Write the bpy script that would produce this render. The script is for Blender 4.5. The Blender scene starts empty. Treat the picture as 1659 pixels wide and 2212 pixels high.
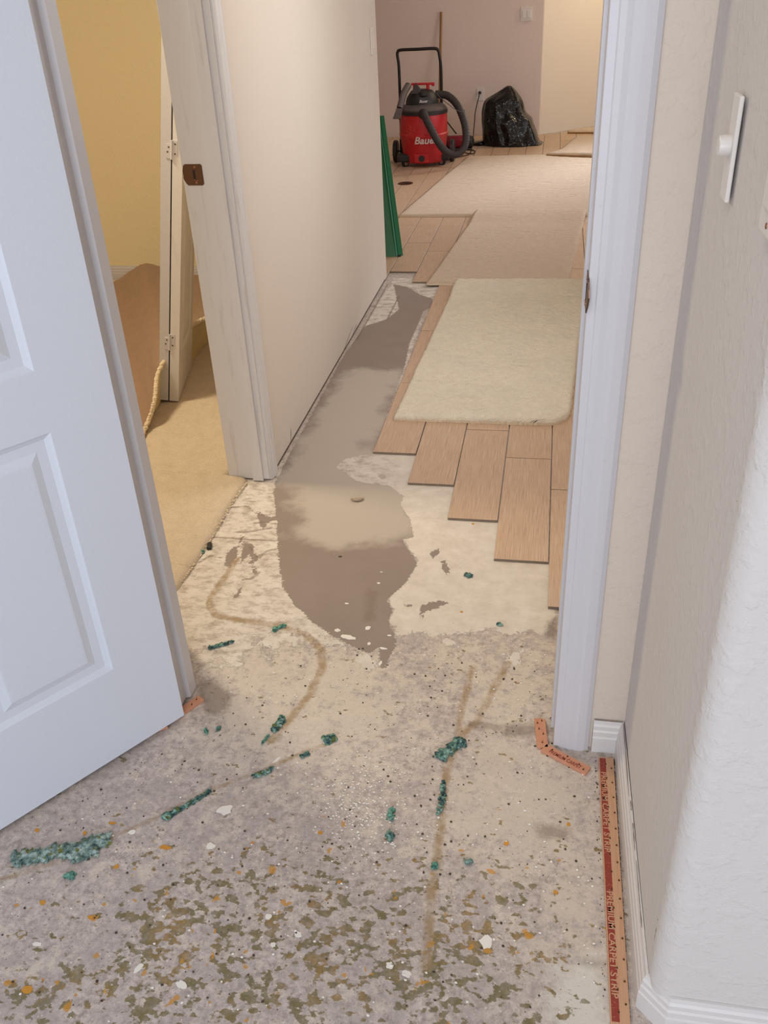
import bpy, bmesh, math, random
import numpy as np
from mathutils import Vector, Matrix
random.seed(7); rng = np.random.default_rng(7)
SC = bpy.context.scene; COL = SC.collection

# ------------------------------------------------------------ camera
IW, IH = 1659., 2212.
YAW, PITCH, ROLL, F, CAMZ = 0.19953399, 0.54300241, -0.05157551, 1908.788, 1.43718
_cy, _sy, _cp, _sp, _cr, _sr = math.cos(YAW), math.sin(YAW), math.cos(PITCH), math.sin(PITCH), math.cos(ROLL), math.sin(ROLL)
fwd = np.array([-_sy*_cp, _cy*_cp, -_sp]); rgt = np.array([_cy, _sy, 0.]); up = np.cross(rgt, fwd)
R2 = rgt*_cr + up*_sr; U2 = -rgt*_sr + up*_cr
cam = bpy.data.objects.new('camera', bpy.data.cameras.new('camera')); COL.objects.link(cam); SC.camera = cam
cam.matrix_world = Matrix(((R2[0], U2[0], -fwd[0], 0), (R2[1], U2[1], -fwd[1], 0), (R2[2], U2[2], -fwd[2], CAMZ), (0, 0, 0, 1)))
cam.data.sensor_fit = 'AUTO'; cam.data.sensor_width = 36; cam.data.lens = F*36/IH
cam.data.clip_start = .02; cam.data.clip_end = 60

# ------------------------------------------------------------ world, exposure, lights
w = bpy.data.worlds.new('world'); SC.world = w; w.use_nodes = True
w.node_tree.nodes['Background'].inputs[0].default_value = (.8, .87, 1, 1)
w.node_tree.nodes['Background'].inputs[1].default_value = .3
SC.view_settings.view_transform = 'Standard'; SC.view_settings.look = 'None'
SC.view_settings.gamma = 1; SC.view_settings.use_curve_mapping = False
SC.view_settings.exposure = 0.0
def area(name, loc, aim, sx, sy, power, col):
    l = bpy.data.lights.new(name, 'AREA'); l.shape = 'RECTANGLE'; l.size = sx; l.size_y = sy; l.energy = power; l.color = col
    o = bpy.data.objects.new(name, l); COL.objects.link(o); o.location = loc
    o.rotation_euler = (Vector(aim)-Vector(loc)).to_track_quat('-Z', 'Y').to_euler(); return o
area('window_daylight', (-.15, -2.4, 1.25), (-.25, 1.4, .75), 2.0, 1.5, 75, (.80, .88, 1.0))
area('room_ceiling_light', (-.35, .2, 2.38), (-.35, .45, 0), .45, .45, 6.0, (1.0, .93, .84))
area('hall_ceiling_light', (-.25, 2.9, 2.38), (-.25, 2.9, 0), .35, .35, 5.5, (1.0, .82, .62))
area('hall_side_fill', (.345, 3.3, 1.1), (-.9, 3.2, .6), .8, 1.7, 16, (.88, .94, 1.0))  # added fill light to brighten the left hall wall; no side room behind it
area('bedroom_lamp', (-1.95, 2.6, 2.36), (-1.95, 2.7, 0), .35, .35, 36, (1.0, .86, .60))
area('great_room_window', (2.9, 6.4, 1.5), (-.4, 7.0, .1), 1.8, 1.6, 40, (.90, .92, 1.0))
area('great_room_lamp', (-.8, 6.6, 2.38), (-.8, 6.8, 0), .5, .5, 11, (1.0, .91, .84))
area('nook_lamp', (1.5, 9.6, 2.3), (.2, 10.2, .8), .4, .4, 25, (1.0, .82, .55))
sl = area('glass_door_daylight', (1.9, 10.2, 1.7), (-.15, 7.35, .0), .22, 1.1, 9, (.86, .91, 1.0)); sl.data.spread = math.radians(38)

# ------------------------------------------------------------ helpers
def ray(px, py):
    x, y = (px-IW/2)/F, (py-IH/2)/F
    return R2*x - U2*y + fwd
def G(px, py, z=0.):
    d = ray(px, py); t = (z-CAMZ)/d[2]; return (d[0]*t, d[1]*t)
def PY(px, py, Y):
    d = ray(px, py); t = Y/d[1]; return (d[0]*t, Y, CAMZ+d[2]*t)
def lin(c):
    return tuple(((v/255)/12.92 if v/255 <= .04045 else ((v/255+.055)/1.055)**2.4) for v in c)
def tag(o, label=None, cat=None, group=None, kind=None):
    if label: o['label'] = label
    if cat: o['category'] = cat
    if group: o['group'] = group
    if kind: o['kind'] = kind
    return o
def link(name, me, mat=None, parent=None, smooth=False):
    if mat is not None and not me.materials:
        for m in (mat if isinstance(mat, (list, tuple)) else [mat]): me.materials.append(m)
    if smooth: me.polygons.foreach_set('use_smooth', [True]*len(me.polygons))
    o = bpy.data.objects.new(name, me); COL.objects.link(o)
    if parent: 
        o.parent = parent
        o.matrix_parent_inverse = Matrix.Identity(4)
        if parent.location.length: o.location = -parent.location if not parent.parent else (0, 0, 0)
    return o
def mk(name, verts, faces, mat=None, parent=None, smooth=False, kind=None):
    me = bpy.data.meshes.new(name); me.from_pydata([tuple(map(float, v)) for v in verts], [], faces); me.update()
    o = link(name, me, mat, parent, smooth)
    if kind: o['kind'] = kind
    return o
def empty(name, loc=(0, 0, 0)):
    o = bpy.data.objects.new(name, None); COL.objects.link(o); o.location = loc; o.empty_display_size = .05; return o
class MB:
    def __init__(s): s.v = []; s.f = []; s.mi = []
    def add(s, v, f, m=0):
        n = len(s.v); s.v += [tuple(map(float, p)) for p in v]; s.f += [tuple(i+n for i in q) for q in f]; s.mi += [m]*len(f); return s
    def box(s, x0, x1, y0, y1, z0, z1, m=0):
        return s.add([(x0,y0,z0),(x1,y0,z0),(x1,y1,z0),(x0,y1,z0),(x0,y0,z1),(x1,y0,z1),(x1,y1,z1),(x0,y1,z1)],
              [(3,2,1,0),(4,5,6,7),(0,1,5,4),(1,2,6,5),(2,3,7,6),(3,0,4,7)], m)
    def prism(s, poly, z0, z1, m=0):
        n = len(poly); return s.add([(p[0],p[1],z0) for p in poly]+[(p[0],p[1],z1) for p in poly],
              [tuple(range(n))[::-1], tuple(range(n,2*n))]+[(i,(i+1)%n,n+(i+1)%n,n+i) for i in range(n)], m)
    def tube(s, pts, r, n=12, m=0, cap=True):
        pts = [Vector(p) for p in pts]; k = len(pts); rs = r if hasattr(r, '__len__') else [r]*k
        t = (pts[1]-pts[0]).normalized(); a = t.orthogonal().normalized(); v = []; f = []
        for i, p in enumerate(pts):
            tt = (pts[min(i+1,k-1)]-pts[max(i-1,0)]).normalized(); a = (a-tt*a.dot(tt)).normalized(); b = tt.cross(a)
            for j in range(n):
                g = 2*math.pi*j/n; v.append(p+(a*math.cos(g)+b*math.sin(g))*rs[i])
        for i in range(k-1):
            for j in range(n): f.append((i*n+j, i*n+(j+1)%n, (i+1)*n+(j+1)%n, (i+1)*n+j))
        if cap: f.append(tuple(range(n))[::-1]); f.append(tuple(range((k-1)*n, k*n)))
        return s.add(v, f, m)
    def lathe(s, prof, c=(0,0,0), n=48, m=0, axis='Z'):
        v = []; f = []
        for r, z in prof:
            for j in range(n):
                g = 2*math.pi*j/n
                if axis == 'Z': v.append((c[0]+r*math.cos(g), c[1]+r*math.sin(g), c[2]+z))
                elif axis == 'X': v.append((c[0]+z, c[1]+r*math.cos(g), c[2]+r*math.sin(g)))
                else: v.append((c[0]+r*math.cos(g), c[1]+z, c[2]-r*math.sin(g)))
        for i in range(len(prof)-1):
            for j in range(n): f.append((i*n+j, i*n+(j+1)%n, (i+1)*n+(j+1)%n, (i+1)*n+j))
        if prof[0][0] > 1e-4: f.append(tuple(range(n))[::-1])
        if prof[-1][0] > 1e-4: f.append(tuple(range((len(prof)-1)*n, len(prof)*n)))
        return s.add(v, f, m)
    def xf(s, M, start=0):
        s.v[start:] = [tuple(M @ Vector(p)) for p in s.v[start:]]; return s
    def build(s, name, mat, parent=None, smooth=False, bevel=0, kind=None, auto=None):
        me = bpy.data.meshes.new(name); me.from_pydata(s.v, [], s.f)
        if any(s.mi): me.polygons.foreach_set('material_index', s.mi)
        me.update()
        if bevel:
            bm = bmesh.new(); bm.from_mesh(me); bmesh.ops.recalc_face_normals(bm, faces=bm.faces)
            es = [e for e in bm.edges if len(e.link_faces) == 2 and e.calc_face_angle(0) > .5]
            bmesh.ops.bevel(bm, geom=es, offset=bevel, segments=2, affect='EDGES', profile=.5); bm.to_mesh(me); bm.free()
        o = link(name, me, mat, parent, smooth)
        if auto is not None or (smooth and auto is None):
            me.set_sharp_from_angle(angle=math.radians(auto or 40))
        if kind: o['kind'] = kind
        return o
def spline(pts, n=8):
    P = [Vector(p) for p in pts]; P = [P[0]*2-P[1]]+P+[P[-1]*2-P[-2]]; out = []
    for i in range(1, len(P)-2):
        for k in range(n):
            t = k/n; a, b, c, d = P[i-1:i+3]
            out.append(.5*((2*b)+(c-a)*t+(2*a-5*b+4*c-d)*t*t+(3*b-a-3*c+d)*t**3))
    return out+[P[-2]]
def ico(sub=1):
    bm = bmesh.new(); bmesh.ops.create_icosphere(bm, subdivisions=sub, radius=1)
    v = np.array([x.co[:] for x in bm.verts]); f = [tuple(q.index for q in p.verts) for p in bm.faces]; bm.free(); return v, f
ICO0 = ico(1); ICO2 = ico(2)
def vnoise(x, y, seed=0):
    r = np.random.default_rng(seed); T = r.random((256, 256)); xi = np.floor(x).astype(int); yi = np.floor(y).astype(int)
    fx = x-xi; fy = y-yi; fx = fx*fx*(3-2*fx); fy = fy*fy*(3-2*fy); a = lambda i, j: T[i % 256, j % 256]
    return (a(xi,yi)*(1-fx)+a(xi+1,yi)*fx)*(1-fy)+(a(xi,yi+1)*(1-fx)+a(xi+1,yi+1)*fx)*fy

# ------------------------------------------------------------ material node helper
class NT:
    def __init__(s, name):
        s.m = bpy.data.materials.new(name); s.m.use_nodes = True; s.t = s.m.node_tree; s.b = s.t.nodes['Principled BSDF']
        s.pos = s.t.nodes.new('ShaderNodeNewGeometry').outputs['Position']
        s.obj = s.t.nodes.new('ShaderNodeTexCoord').outputs['Object']
    def set(s, **k):
        for a, v in k.items():
            i = s.b.inputs[a.replace('_', ' ')]
            if hasattr(v, 'is_output') or isinstance(v, bpy.types.NodeSocket): s.t.links.new(v, i)
            else: i.default_value = (*v, 1) if isinstance(v, tuple) and len(v) == 3 else v
        return s
    def lk(s, v, i):
        if isinstance(v, bpy.types.NodeSocket): s.t.links.new(v, i)
        else: i.default_value = (*v, 1) if isinstance(v, tuple) and len(v) == 3 and i.type == 'RGBA' else v
    def scale(s, vec, k):
        n = s.t.nodes.new('ShaderNodeVectorMath'); n.operation = 'MULTIPLY'; s.lk(vec, n.inputs[0]); n.inputs[1].default_value = k; return n.outputs[0]
    def vadd(s, a, b):
        n = s.t.nodes.new('ShaderNodeVectorMath'); n.operation = 'ADD'; s.lk(a, n.inputs[0]); s.lk(b, n.inputs[1]); return n.outputs[0]
    def noise(s, sc, det=3, rough=.55, vec=None, off=0, dist=0):
        n = s.t.nodes.new('ShaderNodeTexNoise'); n.inputs['Scale'].default_value = sc; n.inputs['Detail'].default_value = det
        n.inputs['Roughness'].default_value = rough; n.inputs['Distortion'].default_value = dist
        v = vec or s.pos
        if off: v = s.vadd(v, (off, off*.7, off*1.3))
        s.t.links.new(v, n.inputs['Vector']); return n.outputs[0]
    def vor(s, sc, vec=None, off=0):
        n = s.t.nodes.new('ShaderNodeTexVoronoi'); n.inputs['Scale'].default_value = sc; v = vec or s.pos
        if off: v = s.vadd(v, (off, off, off))
        s.t.links.new(v, n.inputs['Vector']); return n
    def ma(s, op, a, b=0., c=0., clamp=False):
        n = s.t.nodes.new('ShaderNodeMath'); n.operation = op; n.use_clamp = clamp
        s.lk(a, n.inputs[0]); s.lk(b, n.inputs[1]); s.lk(c, n.inputs[2]); return n.outputs[0]
    def rng(s, v, a, b, c=0., d=1.):
        n = s.t.nodes.new('ShaderNodeMapRange'); n.clamp = True; s.lk(v, n.inputs[0])
        for i, x in enumerate((a, b, c, d)): s.lk(x, n.inputs[i+1])
        return n.outputs[0]
    def mix(s, f, a, b):
        n = s.t.nodes.new('ShaderNodeMix'); n.data_type = 'RGBA'; s.lk(f, n.inputs[0]); s.lk(a, n.inputs[6]); s.lk(b, n.inputs[7]); return n.outputs[2]
    def attr(s, name):
        n = s.t.nodes.new('ShaderNodeAttribute'); n.attribute_name = name; return n.outputs['Fac']
    def rnd(s): return s.t.nodes.new('ShaderNodeObjectInfo').outputs['Random']
    def bump(s, h, dist=.002, st=1.):
        n = s.t.nodes.new('ShaderNodeBump'); n.inputs['Distance'].default_value = dist; n.inputs['Strength'].default_value = st
        s.lk(h, n.inputs['Height']); s.t.links.new(n.outputs[0], s.b.inputs['Normal']); return s
def simple(name, col, rough=.5, metal=0., bump=None, var=0.):
    n = NT(name); c = lin(col)
    if var: n.set(Base_Color=n.mix(n.noise(30, 4), tuple(v*(1-var) for v in c), tuple(min(1, v*(1+var)) for v in c)))
    else: n.set(Base_Color=c)
    n.set(Roughness=rough, Metallic=metal)
    if bump: n.bump(n.noise(bump[0], 3), bump[1])
    return n.m
def wall_mat(name, col, bd=.0011):
    n = NT(name); c = lin(col)
    f = n.noise(2.2, 3)
    n.set(Base_Color=n.mix(f, tuple(v*.97 for v in c), tuple(min(1, v*1.02) for v in c)), Roughness=.75)
    h = n.ma('ADD', n.noise(130, 3, .6), n.ma('MULTIPLY', n.rng(n.noise(38, 4, .55, off=3), .5, .62), .8))
    n.bump(h, bd, .8); return n.m
M = {}
M['wall_cream'] = wall_mat('wall_cream', (228, 217, 205), .0007)
M['wall_near'] = wall_mat('wall_near', (214, 208, 204)); M['wall_stub'] = wall_mat('wall_stub', (218, 204, 190))
M['wall_bright'] = wall_mat('wall_bright', (214, 212, 212))
M['wall_far'] = wall_mat('wall_far', (232, 216, 208), .0003)
M['wall_yellow'] = wall_mat('wall_yellow', (238, 221, 184))
M['ceiling'] = wall_mat('ceiling_white', (232, 230, 226))
M['door'] = simple('door_paint', (218, 223, 233), .42, bump=(160, .0003))
n = NT('trim_paint'); sm = n.rng(n.noise(45, 4, .7, off=9), .66, .74)
n.set(Base_Color=n.mix(n.ma('MULTIPLY', sm, .18), lin((206, 203, 206)), lin((150, 135, 120))), Roughness=.4).bump(n.noise(70, 2), .0004); M['trim'] = n.m
n = NT('worn_trim_paint')
st = n.noise(60, 3, .6, vec=n.scale(n.pos, (1, 1, .08))); sm = n.rng(st, .58, .74)
n.set(Base_Color=n.mix(n.ma('MULTIPLY', sm, .25), lin((223, 219, 217)), lin((150, 128, 112))), Roughness=.45).bump(st, .0006); M['trim_worn'] = n.m
n = NT('baseboard_paint'); dt = n.rng(n.noise(90, 4, .7, vec=n.scale(n.pos, (1, .5, 3))), .6, .75)
n.set(Base_Color=n.mix(n.ma('MULTIPLY', dt, .3), lin((220, 215, 212)), lin((160, 140, 125))), Roughness=.4); M['base'] = n.m
M['switch'] = simple('white_plastic', (226, 220, 214), .35)
M['bronze'] = simple('bronze_metal', (104, 76, 58), .35, .8, var=.15)
M['bronze_dark'] = simple('dark_hole', (38, 22, 14), .7)
M['screw'] = simple('screw_metal', (165, 120, 90), .35, .9)
M['caulk_gap'] = simple('dark_gap', (92, 76, 62), .9); M['caulk'] = simple('dirty_caulk', (136, 120, 106), .9)
M['black_plastic'] = simple('black_plastic', (38, 35, 36), .5, var=.2)
M['dark_rubber'] = simple('dark_rubber', (52, 46, 46), .6, var=.2)
M['grey_plastic'] = simple('grey_plastic', (96, 86, 86), .45, var=.15)
M['black_metal'] = simple('black_metal', (26, 20, 20), .35, .2)
n = NT('dusty_red_plastic'); d = n.rng(n.noise(60, 5, .7, vec=n.obj), .48, .75)
sh = n.rng(n.noise(7, 3, .6, vec=n.obj), .45, .7)
n.set(Base_Color=n.mix(n.ma('MULTIPLY', n.ma('MULTIPLY', d, sh), .6), lin((190, 28, 38)), lin((226, 140, 130))), Roughness=.45); M['red'] = n.m
M['red_handle'] = simple('red_handle', (186, 22, 30), .4)
M['crimson'] = simple('crimson_plastic', (130, 22, 42), .35)
M['print_white'] = simple('white_print', (225, 205, 205), .5)
M['print_grey'] = simple('grey_print', (190, 180, 178), .5)
M['chrome'] = simple('caster_metal', (210, 205, 200), .25, .9)
M['broom'] = simple('stick_wood', (150, 110, 66), .55, var=.25)
M['cord'] = simple('cord_rubber', (34, 28, 26), .5)
n = NT('garbage_bag_plastic')
av = n.scale(n.obj, (1, 1, .45))
h = n.ma('ADD', n.noise(6, 0, .4, vec=av, dist=.8), n.ma('MULTIPLY', n.noise(24, 2, .5, vec=n.obj, dist=1.2), .16))
n.b.inputs['Specular IOR Level'].default_value = .5
n.set(Base_Color=lin((7, 6, 8)), Roughness=.2).bump(h, .05, 1.); M['bag'] = n.m
n = NT('green_plastic'); d = n.rng(n.noise(55, 4, .7, vec=n.obj), .62, .75)
n.set(Base_Color=n.mix(n.ma('MULTIPLY', d, .35), lin((10, 104, 66)), lin((90, 160, 130))), Roughness=.4); M['green'] = n.m

# wood-look porcelain tile: thin streaks along the length of the tile
n = NT('wood_look_tile'); r = n.rnd()
off = n.t.nodes.new('ShaderNodeCombineXYZ'); n.lk(n.ma('MULTIPLY', r, 17.), off.inputs[0]); n.lk(n.ma('MULTIPLY', r, 5.), off.inputs[1])
vv = n.vadd(n.pos, off.outputs[0])
s1 = n.noise(1, 3, .6, vec=n.scale(vv, (420, 9, 1))); s2 = n.noise(1, 2, .5, vec=n.scale(vv, (110, 3, 1)), off=5)
c = n.mix(n.rng(s1, .35, .65), lin((180, 147, 121)), lin((218, 190, 162)))
c = n.mix(n.ma('MULTIPLY', n.rng(s2, .35, .7), .45), c, lin((204, 168, 138)))
c = n.mix(n.ma('MULTIPLY', n.rng(n.noise(8, 4, .7), .5, .75), .18), c, lin((215, 200, 186)))
c = n.mix(n.ma('MULTIPLY', r, .18), c, lin((170, 136, 112)))
n.set(Base_Color=c, Roughness=.42).bump(s1, .0004); M['tile'] = n.m
M['tile_side'] = simple('tile_side', (128, 112, 96), .8, var=.2)

def carpet_mat(name, c1, c2, stain_or_light=None, light_amt=.35):
    n = NT(name); f = n.noise(420, 3, .7); g = n.noise(24, 4, .65, off=2)
    c = n.mix(n.rng(f, .3, .7), lin(c1), lin(c2))
    c = n.mix(n.ma('MULTIPLY', n.rng(g, .38, .72), .3), c, lin(tuple(v*.90 for v in c1)))
    if stain_or_light: c = n.mix(n.ma('MULTIPLY', n.rng(n.noise(5, 4, .6, off=6), .45, .65), light_amt), c, lin(stain_or_light))  # blotches put the runner's mixed light zones into its colour
    c = n.mix(n.ma('MULTIPLY', n.rng(n.noise(170, 4, .8, off=13), .54, .64), .38), c, lin(tuple(v*.72 for v in c1)))
    sp = n.rng(n.noise(60, 2, .5, off=11), .76, .79)
    c = n.mix(n.ma('MULTIPLY', sp, .6), c, lin((110, 88, 62)))
    n.set(Base_Color=c, Roughness=.97)
    n.b.inputs['Sheen Weight'].default_value = .15
    n.bump(n.ma('ADD', f, n.ma('ADD', n.ma('MULTIPLY', n.noise(130, 3, .7, off=4), 1.0), n.ma('MULTIPLY', n.rng(n.noise(1, 3, .6, vec=n.scale(n.pos, (5, 13, 1)), off=7), .62, .74), -3.)))  , .005, .65); return n.m
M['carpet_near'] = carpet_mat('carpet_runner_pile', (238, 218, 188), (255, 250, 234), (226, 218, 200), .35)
M['carpet_far'] = carpet_mat('carpet_sheet_pile', (210, 184, 156), (232, 211, 187))
M['carpet_room'] = carpet_mat('carpet_bedroom_pile', (212, 188, 158), (240, 221, 196))
M['carpet_fold_shade'] = carpet_mat('carpet_flap_shaded_pile', (160, 124, 98), (184, 148, 118))  # bedroom pile made browner: the flap's shade is put into its colour
M['carpet_back'] = simple('carpet_backing', (214, 196, 150), .95, bump=(300, .001), var=.12)
M['yarn'] = simple('carpet_yarn', (224, 204, 174), .95, bump=(400, .001), var=.15)

# ------------------------------------------------------------ floor slab with masks
def seg_dist(X, Y, a, b):
    ax, ay = a; bx, by = b; dx, dy = bx-ax, by-ay; t = np.clip(((X-ax)*dx+(Y-ay)*dy)/(dx*dx+dy*dy+1e-12), 0, 1)
    return np.hypot(X-(ax+t*dx), Y-(ay+t*dy))
def sdf(X, Y, poly):
    d = np.full(X.shape, 9.); ins = np.zeros(X.shape, bool); n = len(poly)
    for i in range(n):
        a, b = poly[i], poly[(i+1) % n]; d = np.minimum(d, seg_dist(X, Y, a, b))
        c = ((a[1] > Y) != (b[1] > Y)) & (X < (b[0]-a[0])*(Y-a[1])/(b[1]-a[1]+1e-12)+a[0]); ins ^= c
    return np.where(ins, d, -d)
def gp(pts): return [G(*p) for p in pts]
def multi(X, Y, polys): return np.max([sdf(X, Y, gp(p)) for p in polys], axis=0)
def line(X, Y, lines):
    d = np.full(X.shape, 9.)
    for pts, wd in lines:
        p = gp(pts)
        for i in range(len(p)-1): d = np.minimum(d, seg_dist(X, Y, p[i], p[i+1])-wd)
    return -d
GRAY = [[(597,1036),(590,1060),(597,1110),(600,1180),(606,1240),(615,1275),(640,1312),(680,1347),(715,1372),(750,1391),(780,1404),(803,1412),
  (820,1395),(821,1420),(824,1452),(838,1432),(850,1402),(856,1385),(848,1362),(838,1340),(850,1318),(836,1296),(852,1280),(876,1260),(893,1232),(902,1212),
  (884,1190),(868,1164),(893,1160),(886,1122),(864,1090),(872,1072),(842,1050),(800,1046),(770,1040),(745,1022),(724,1010),(742,992),(775,984),(806,980),
  (835,895),(850,858),(872,800),(884,742),(903,700),(915,672),(936,662),(933,645),(905,636),(880,620),(850,614),(856,640),(862,668),(835,690),(790,704),(768,732),(744,765),(640,955)],
  [(555,1100),(568,1112),(585,1118),(602,1112),(600,1122),(580,1128),(570,1145),(562,1135)],
  [(488,1200),(505,1180),(515,1182),(508,1210),(495,1228),(484,1220)],[(520,1155),(528,1160),(522,1180),(518,1172)],
  [(530,1168),(545,1175),(548,1195),(560,1208),(548,1213),(538,1195),(525,1215),(516,1220),(522,1200)],
  [(545,1225),(556,1228),(556,1245),(547,1240)],[(506,1288),(520,1268),(522,1275),(513,1292)],
  [(540,1208),(552,1212),(548,1222),(538,1218)],
  [(928,1195),(950,1184),(948,1198),(936,1206)],[(950,1210),(962,1210),(972,1238),(966,1244),(956,1228)],
  [(908,1308),(922,1306),(932,1300),(950,1298),(968,1302),(950,1310),(935,1318),(920,1318),(912,1340),(906,1330)],
  [(875,1305),(890,1305),(892,1310),(878,1310)],[(812,1022),(832,1028),(836,1036),(820,1032)]]
WHITE = [[(724,1010),(742,992),(775,984),(806,978),(900,900),(1184,900),(1190,1310),(1205,1315),(1196,1342),(1170,1377),(1148,1362),(1100,1370),(1060,1358),(1020,1362),(980,1368),(940,1376),(905,1364),(862,1374),
   (838,1340),(850,1318),(836,1296),(852,1280),(893,1232),(902,1212),(868,1164),(893,1160),(864,1090),(842,1050),(770,1040)],
  [(724,1368),(738,1358),(748,1372),(730,1376)],[(733,1372),(760,1374),(776,1384),(768,1388),(745,1382)],[(785,1356),(800,1352),(802,1362),(790,1364)],
  [(765,1418),(800,1412),(812,1440),(790,1448),(770,1430)],[(815,1395),(838,1396),(830,1404),(818,1404)],
  [(838,622),(856,612),(864,668),(838,690),(790,704),(768,732),(758,745),(800,680)],[(895,620),(950,620),(938,668),(918,676),(936,662),(936,648),(905,636)],
  [(850,600),(905,600),(925,618),(880,622),(845,616)],[(845,835),(870,795),(884,742),(903,700),(912,690),(896,735),(872,815),(852,860)],
  [(955,1380),(985,1380),(985,1392),(970,1400)],[(1090,1412),(1130,1405),(1120,1430),(1098,1440)]]
WLEFT = [[(640,1000),(500,1000),(300,1265),(380,1420),(470,1440),(560,1400),(640,1385),(720,1400),(740,1340),(700,1200)]]
PALE_GRAY = [[(600,1040),(650,1110),(640,1150),(700,1182),(740,1186),(750,1178),(820,1168),(900,1150),(900,1000),(806,970),(850,850),(870,800),(760,800),(700,860)]]
OLIVE = [[(300,1850),(480,1822),(640,1830),(700,1812),(760,1850),(860,1872),(940,1895),(1040,1880),(1170,1900),(1215,1950),(1225,2020),(1180,2100),(1200,2170),(1190,2300),(-200,2300),(-100,2080),(180,1990)]]
CLEAN = [[(1190,2090),(1300,2070),(1330,2300),(1205,2300),(1190,2180)]]
RIGHTC = [[(1010,1600),(1080,1560),(1180,1600),(1290,1680),(1310,2100),(1200,2090),(1170,1900),(1040,1870),(965,1820),(960,1700)]]
LIGHTC = [[(420,1400),(700,1385),(830,1450),(900,1560),(780,1680),(600,1660),(430,1600),(430,1520)],[(980,1420),(1180,1420),(1190,1560),(1050,1560),(990,1500)]]
BEAD = [([(512,1208),(480,1255),(455,1290),(452,1310),(468,1330),(520,1340),(600,1351),(660,1370),(694,1402),(697,1440),(672,1495),(630,1550),(585,1600)],.010),
  ([(1098,1432),(1060,1500),(1030,1560)],.008),([(1022,1440),(1008,1490),(998,1530),(990,1580)],.007),
  ([(1030,1560),(1000,1585),(972,1640),(958,1700),(952,1770),(945,1850),(935,1900),(928,2000),(920,2090)],.009),
  ([(-10,1905),(60,1882),(130,1860),(230,1815),(280,1790),(350,1762),(460,1705),(560,1668),(640,1632),(715,1602)],.004)]
CRACK = [([(458,1160),(500,1162),(540,1166),(598,1168)],.0045),([(497,1096),(535,1094),(548,1106),(566,1112),(585,1112)],.0045),([(522,1252),(545,1250),(560,1236)],.0045),
  ([(540,1182),(560,1205),(575,1190),(600,1185)],.0045),([(500,1150),(530,1150),(590,1140)],.0045),([(548,1130),(570,1128),(598,1132)],.0045),([(430,1215),(455,1200),(480,1205)],.0045),
  ([(800,662),(850,664)],.0045),([(836,690),(862,640)],.0045),([(770,735),(838,612)],.0045)]
STAIN = [[(1080,1566),(1180,1562),(1196,1580),(1150,1592),(1090,1590)],[(1245,2070),(1310,2078),(1310,2092),(1270,2086)],[(1180,1345),(1205,1330),(1205,1380),(1180,1380)],
  [(420,1470),(460,1470),(500,1500),(490,1540),(450,1545),(430,1510)],[(1150,1780),(1240,1790),(1225,1815),(1170,1810)],
  [(795,1270),(815,1280),(808,1340),(785,1345)], [(1000,1560),(1090,1566),(1090,1578),(1010,1572)]]
xs = np.concatenate([np.linspace(-4.6, -1.3, 6), np.arange(-1.18, .42, .0095), np.linspace(.5, 3.4, 5)])
ys = np.concatenate([np.linspace(-2.7, .2, 5), np.arange(.32, 5.0, .0095), np.linspace(5.2, 12.5, 8)])
FX, FY = np.meshgrid(xs, ys); nx_, ny_ = len(xs), len(ys)
fz = np.zeros(FX.shape)
idx = np.arange(nx_*ny_).reshape(ny_, nx_)
faces = np.stack([idx[:-1, :-1], idx[:-1, 1:], idx[1:, 1:], idx[1:, :-1]], -1).reshape(-1, 4)
me = bpy.data.meshes.new('floor'); me.from_pydata(np.stack([FX, FY, fz], -1).reshape(-1, 3).tolist(), [], faces.tolist())
g_ = multi(FX, FY, GRAY); w_ = multi(FX, FY, WHITE)
for nm, a in dict(gray=g_, white=w_, wleft=multi(FX, FY, WLEFT), pale_gray=multi(FX, FY, PALE_GRAY), olive=multi(FX, FY, OLIVE), clean=multi(FX, FY, CLEAN), rightc=multi(FX, FY, RIGHTC),
                  lightc=multi(FX, FY, LIGHTC), bead=line(FX, FY, BEAD), crack=line(FX, FY, CRACK), stain_or_light=multi(FX, FY, STAIN)).items():
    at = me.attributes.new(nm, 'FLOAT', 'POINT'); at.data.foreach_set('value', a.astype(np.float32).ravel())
n = NT('stripped_concrete_slab')
warp = n.ma('SUBTRACT', n.noise(28, 5, .65), .5); fine = n.ma('SUBTRACT', n.noise(120, 4, .6, off=3), .5)
def edge(att, k1=.03, k2=.0, soft=.0012):
    v = n.ma('ADD', n.attr(att), n.ma('MULTIPLY', warp, k1))
    if k2: v = n.ma('ADD', v, n.ma('MULTIPLY', fine, k2))
    return n.rng(v, -soft, soft)
base = n.mix(n.rng(n.noise(64, 8, .8), .40, .60), lin((160, 146, 138)), lin((214, 201, 193)))
base = n.mix(n.ma('MULTIPLY', n.rng(n.noise(11, 5, .65, off=4), .42, .62), .6), base, lin((172, 160, 156)))
cream = n.rng(n.noise(18, 9, .8, off=8), .555, .615)
base = n.mix(n.ma('MULTIPLY', cream, .75), base, lin((216, 203, 187)))
rc = n.rng(n.ma('ADD', n.rng(n.attr('rightc'), -.12, .10, -.14, .055), n.noise(20, 9, .82, off=1)), .44, .53)
base = n.mix(n.ma('MULTIPLY', rc, .85), base, lin((208, 194, 178)))
lc = n.rng(n.ma('ADD', n.rng(n.attr('lightc'), -.12, .10, -.10, .055), n.noise(26, 9, .82, off=2)), .44, .53)
base = n.mix(n.ma('MULTIPLY', lc, .75), base, lin((216, 203, 187)))
base = n.mix(edge('clean', .12, .02, .02), base, lin((214, 207, 197)))
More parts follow.
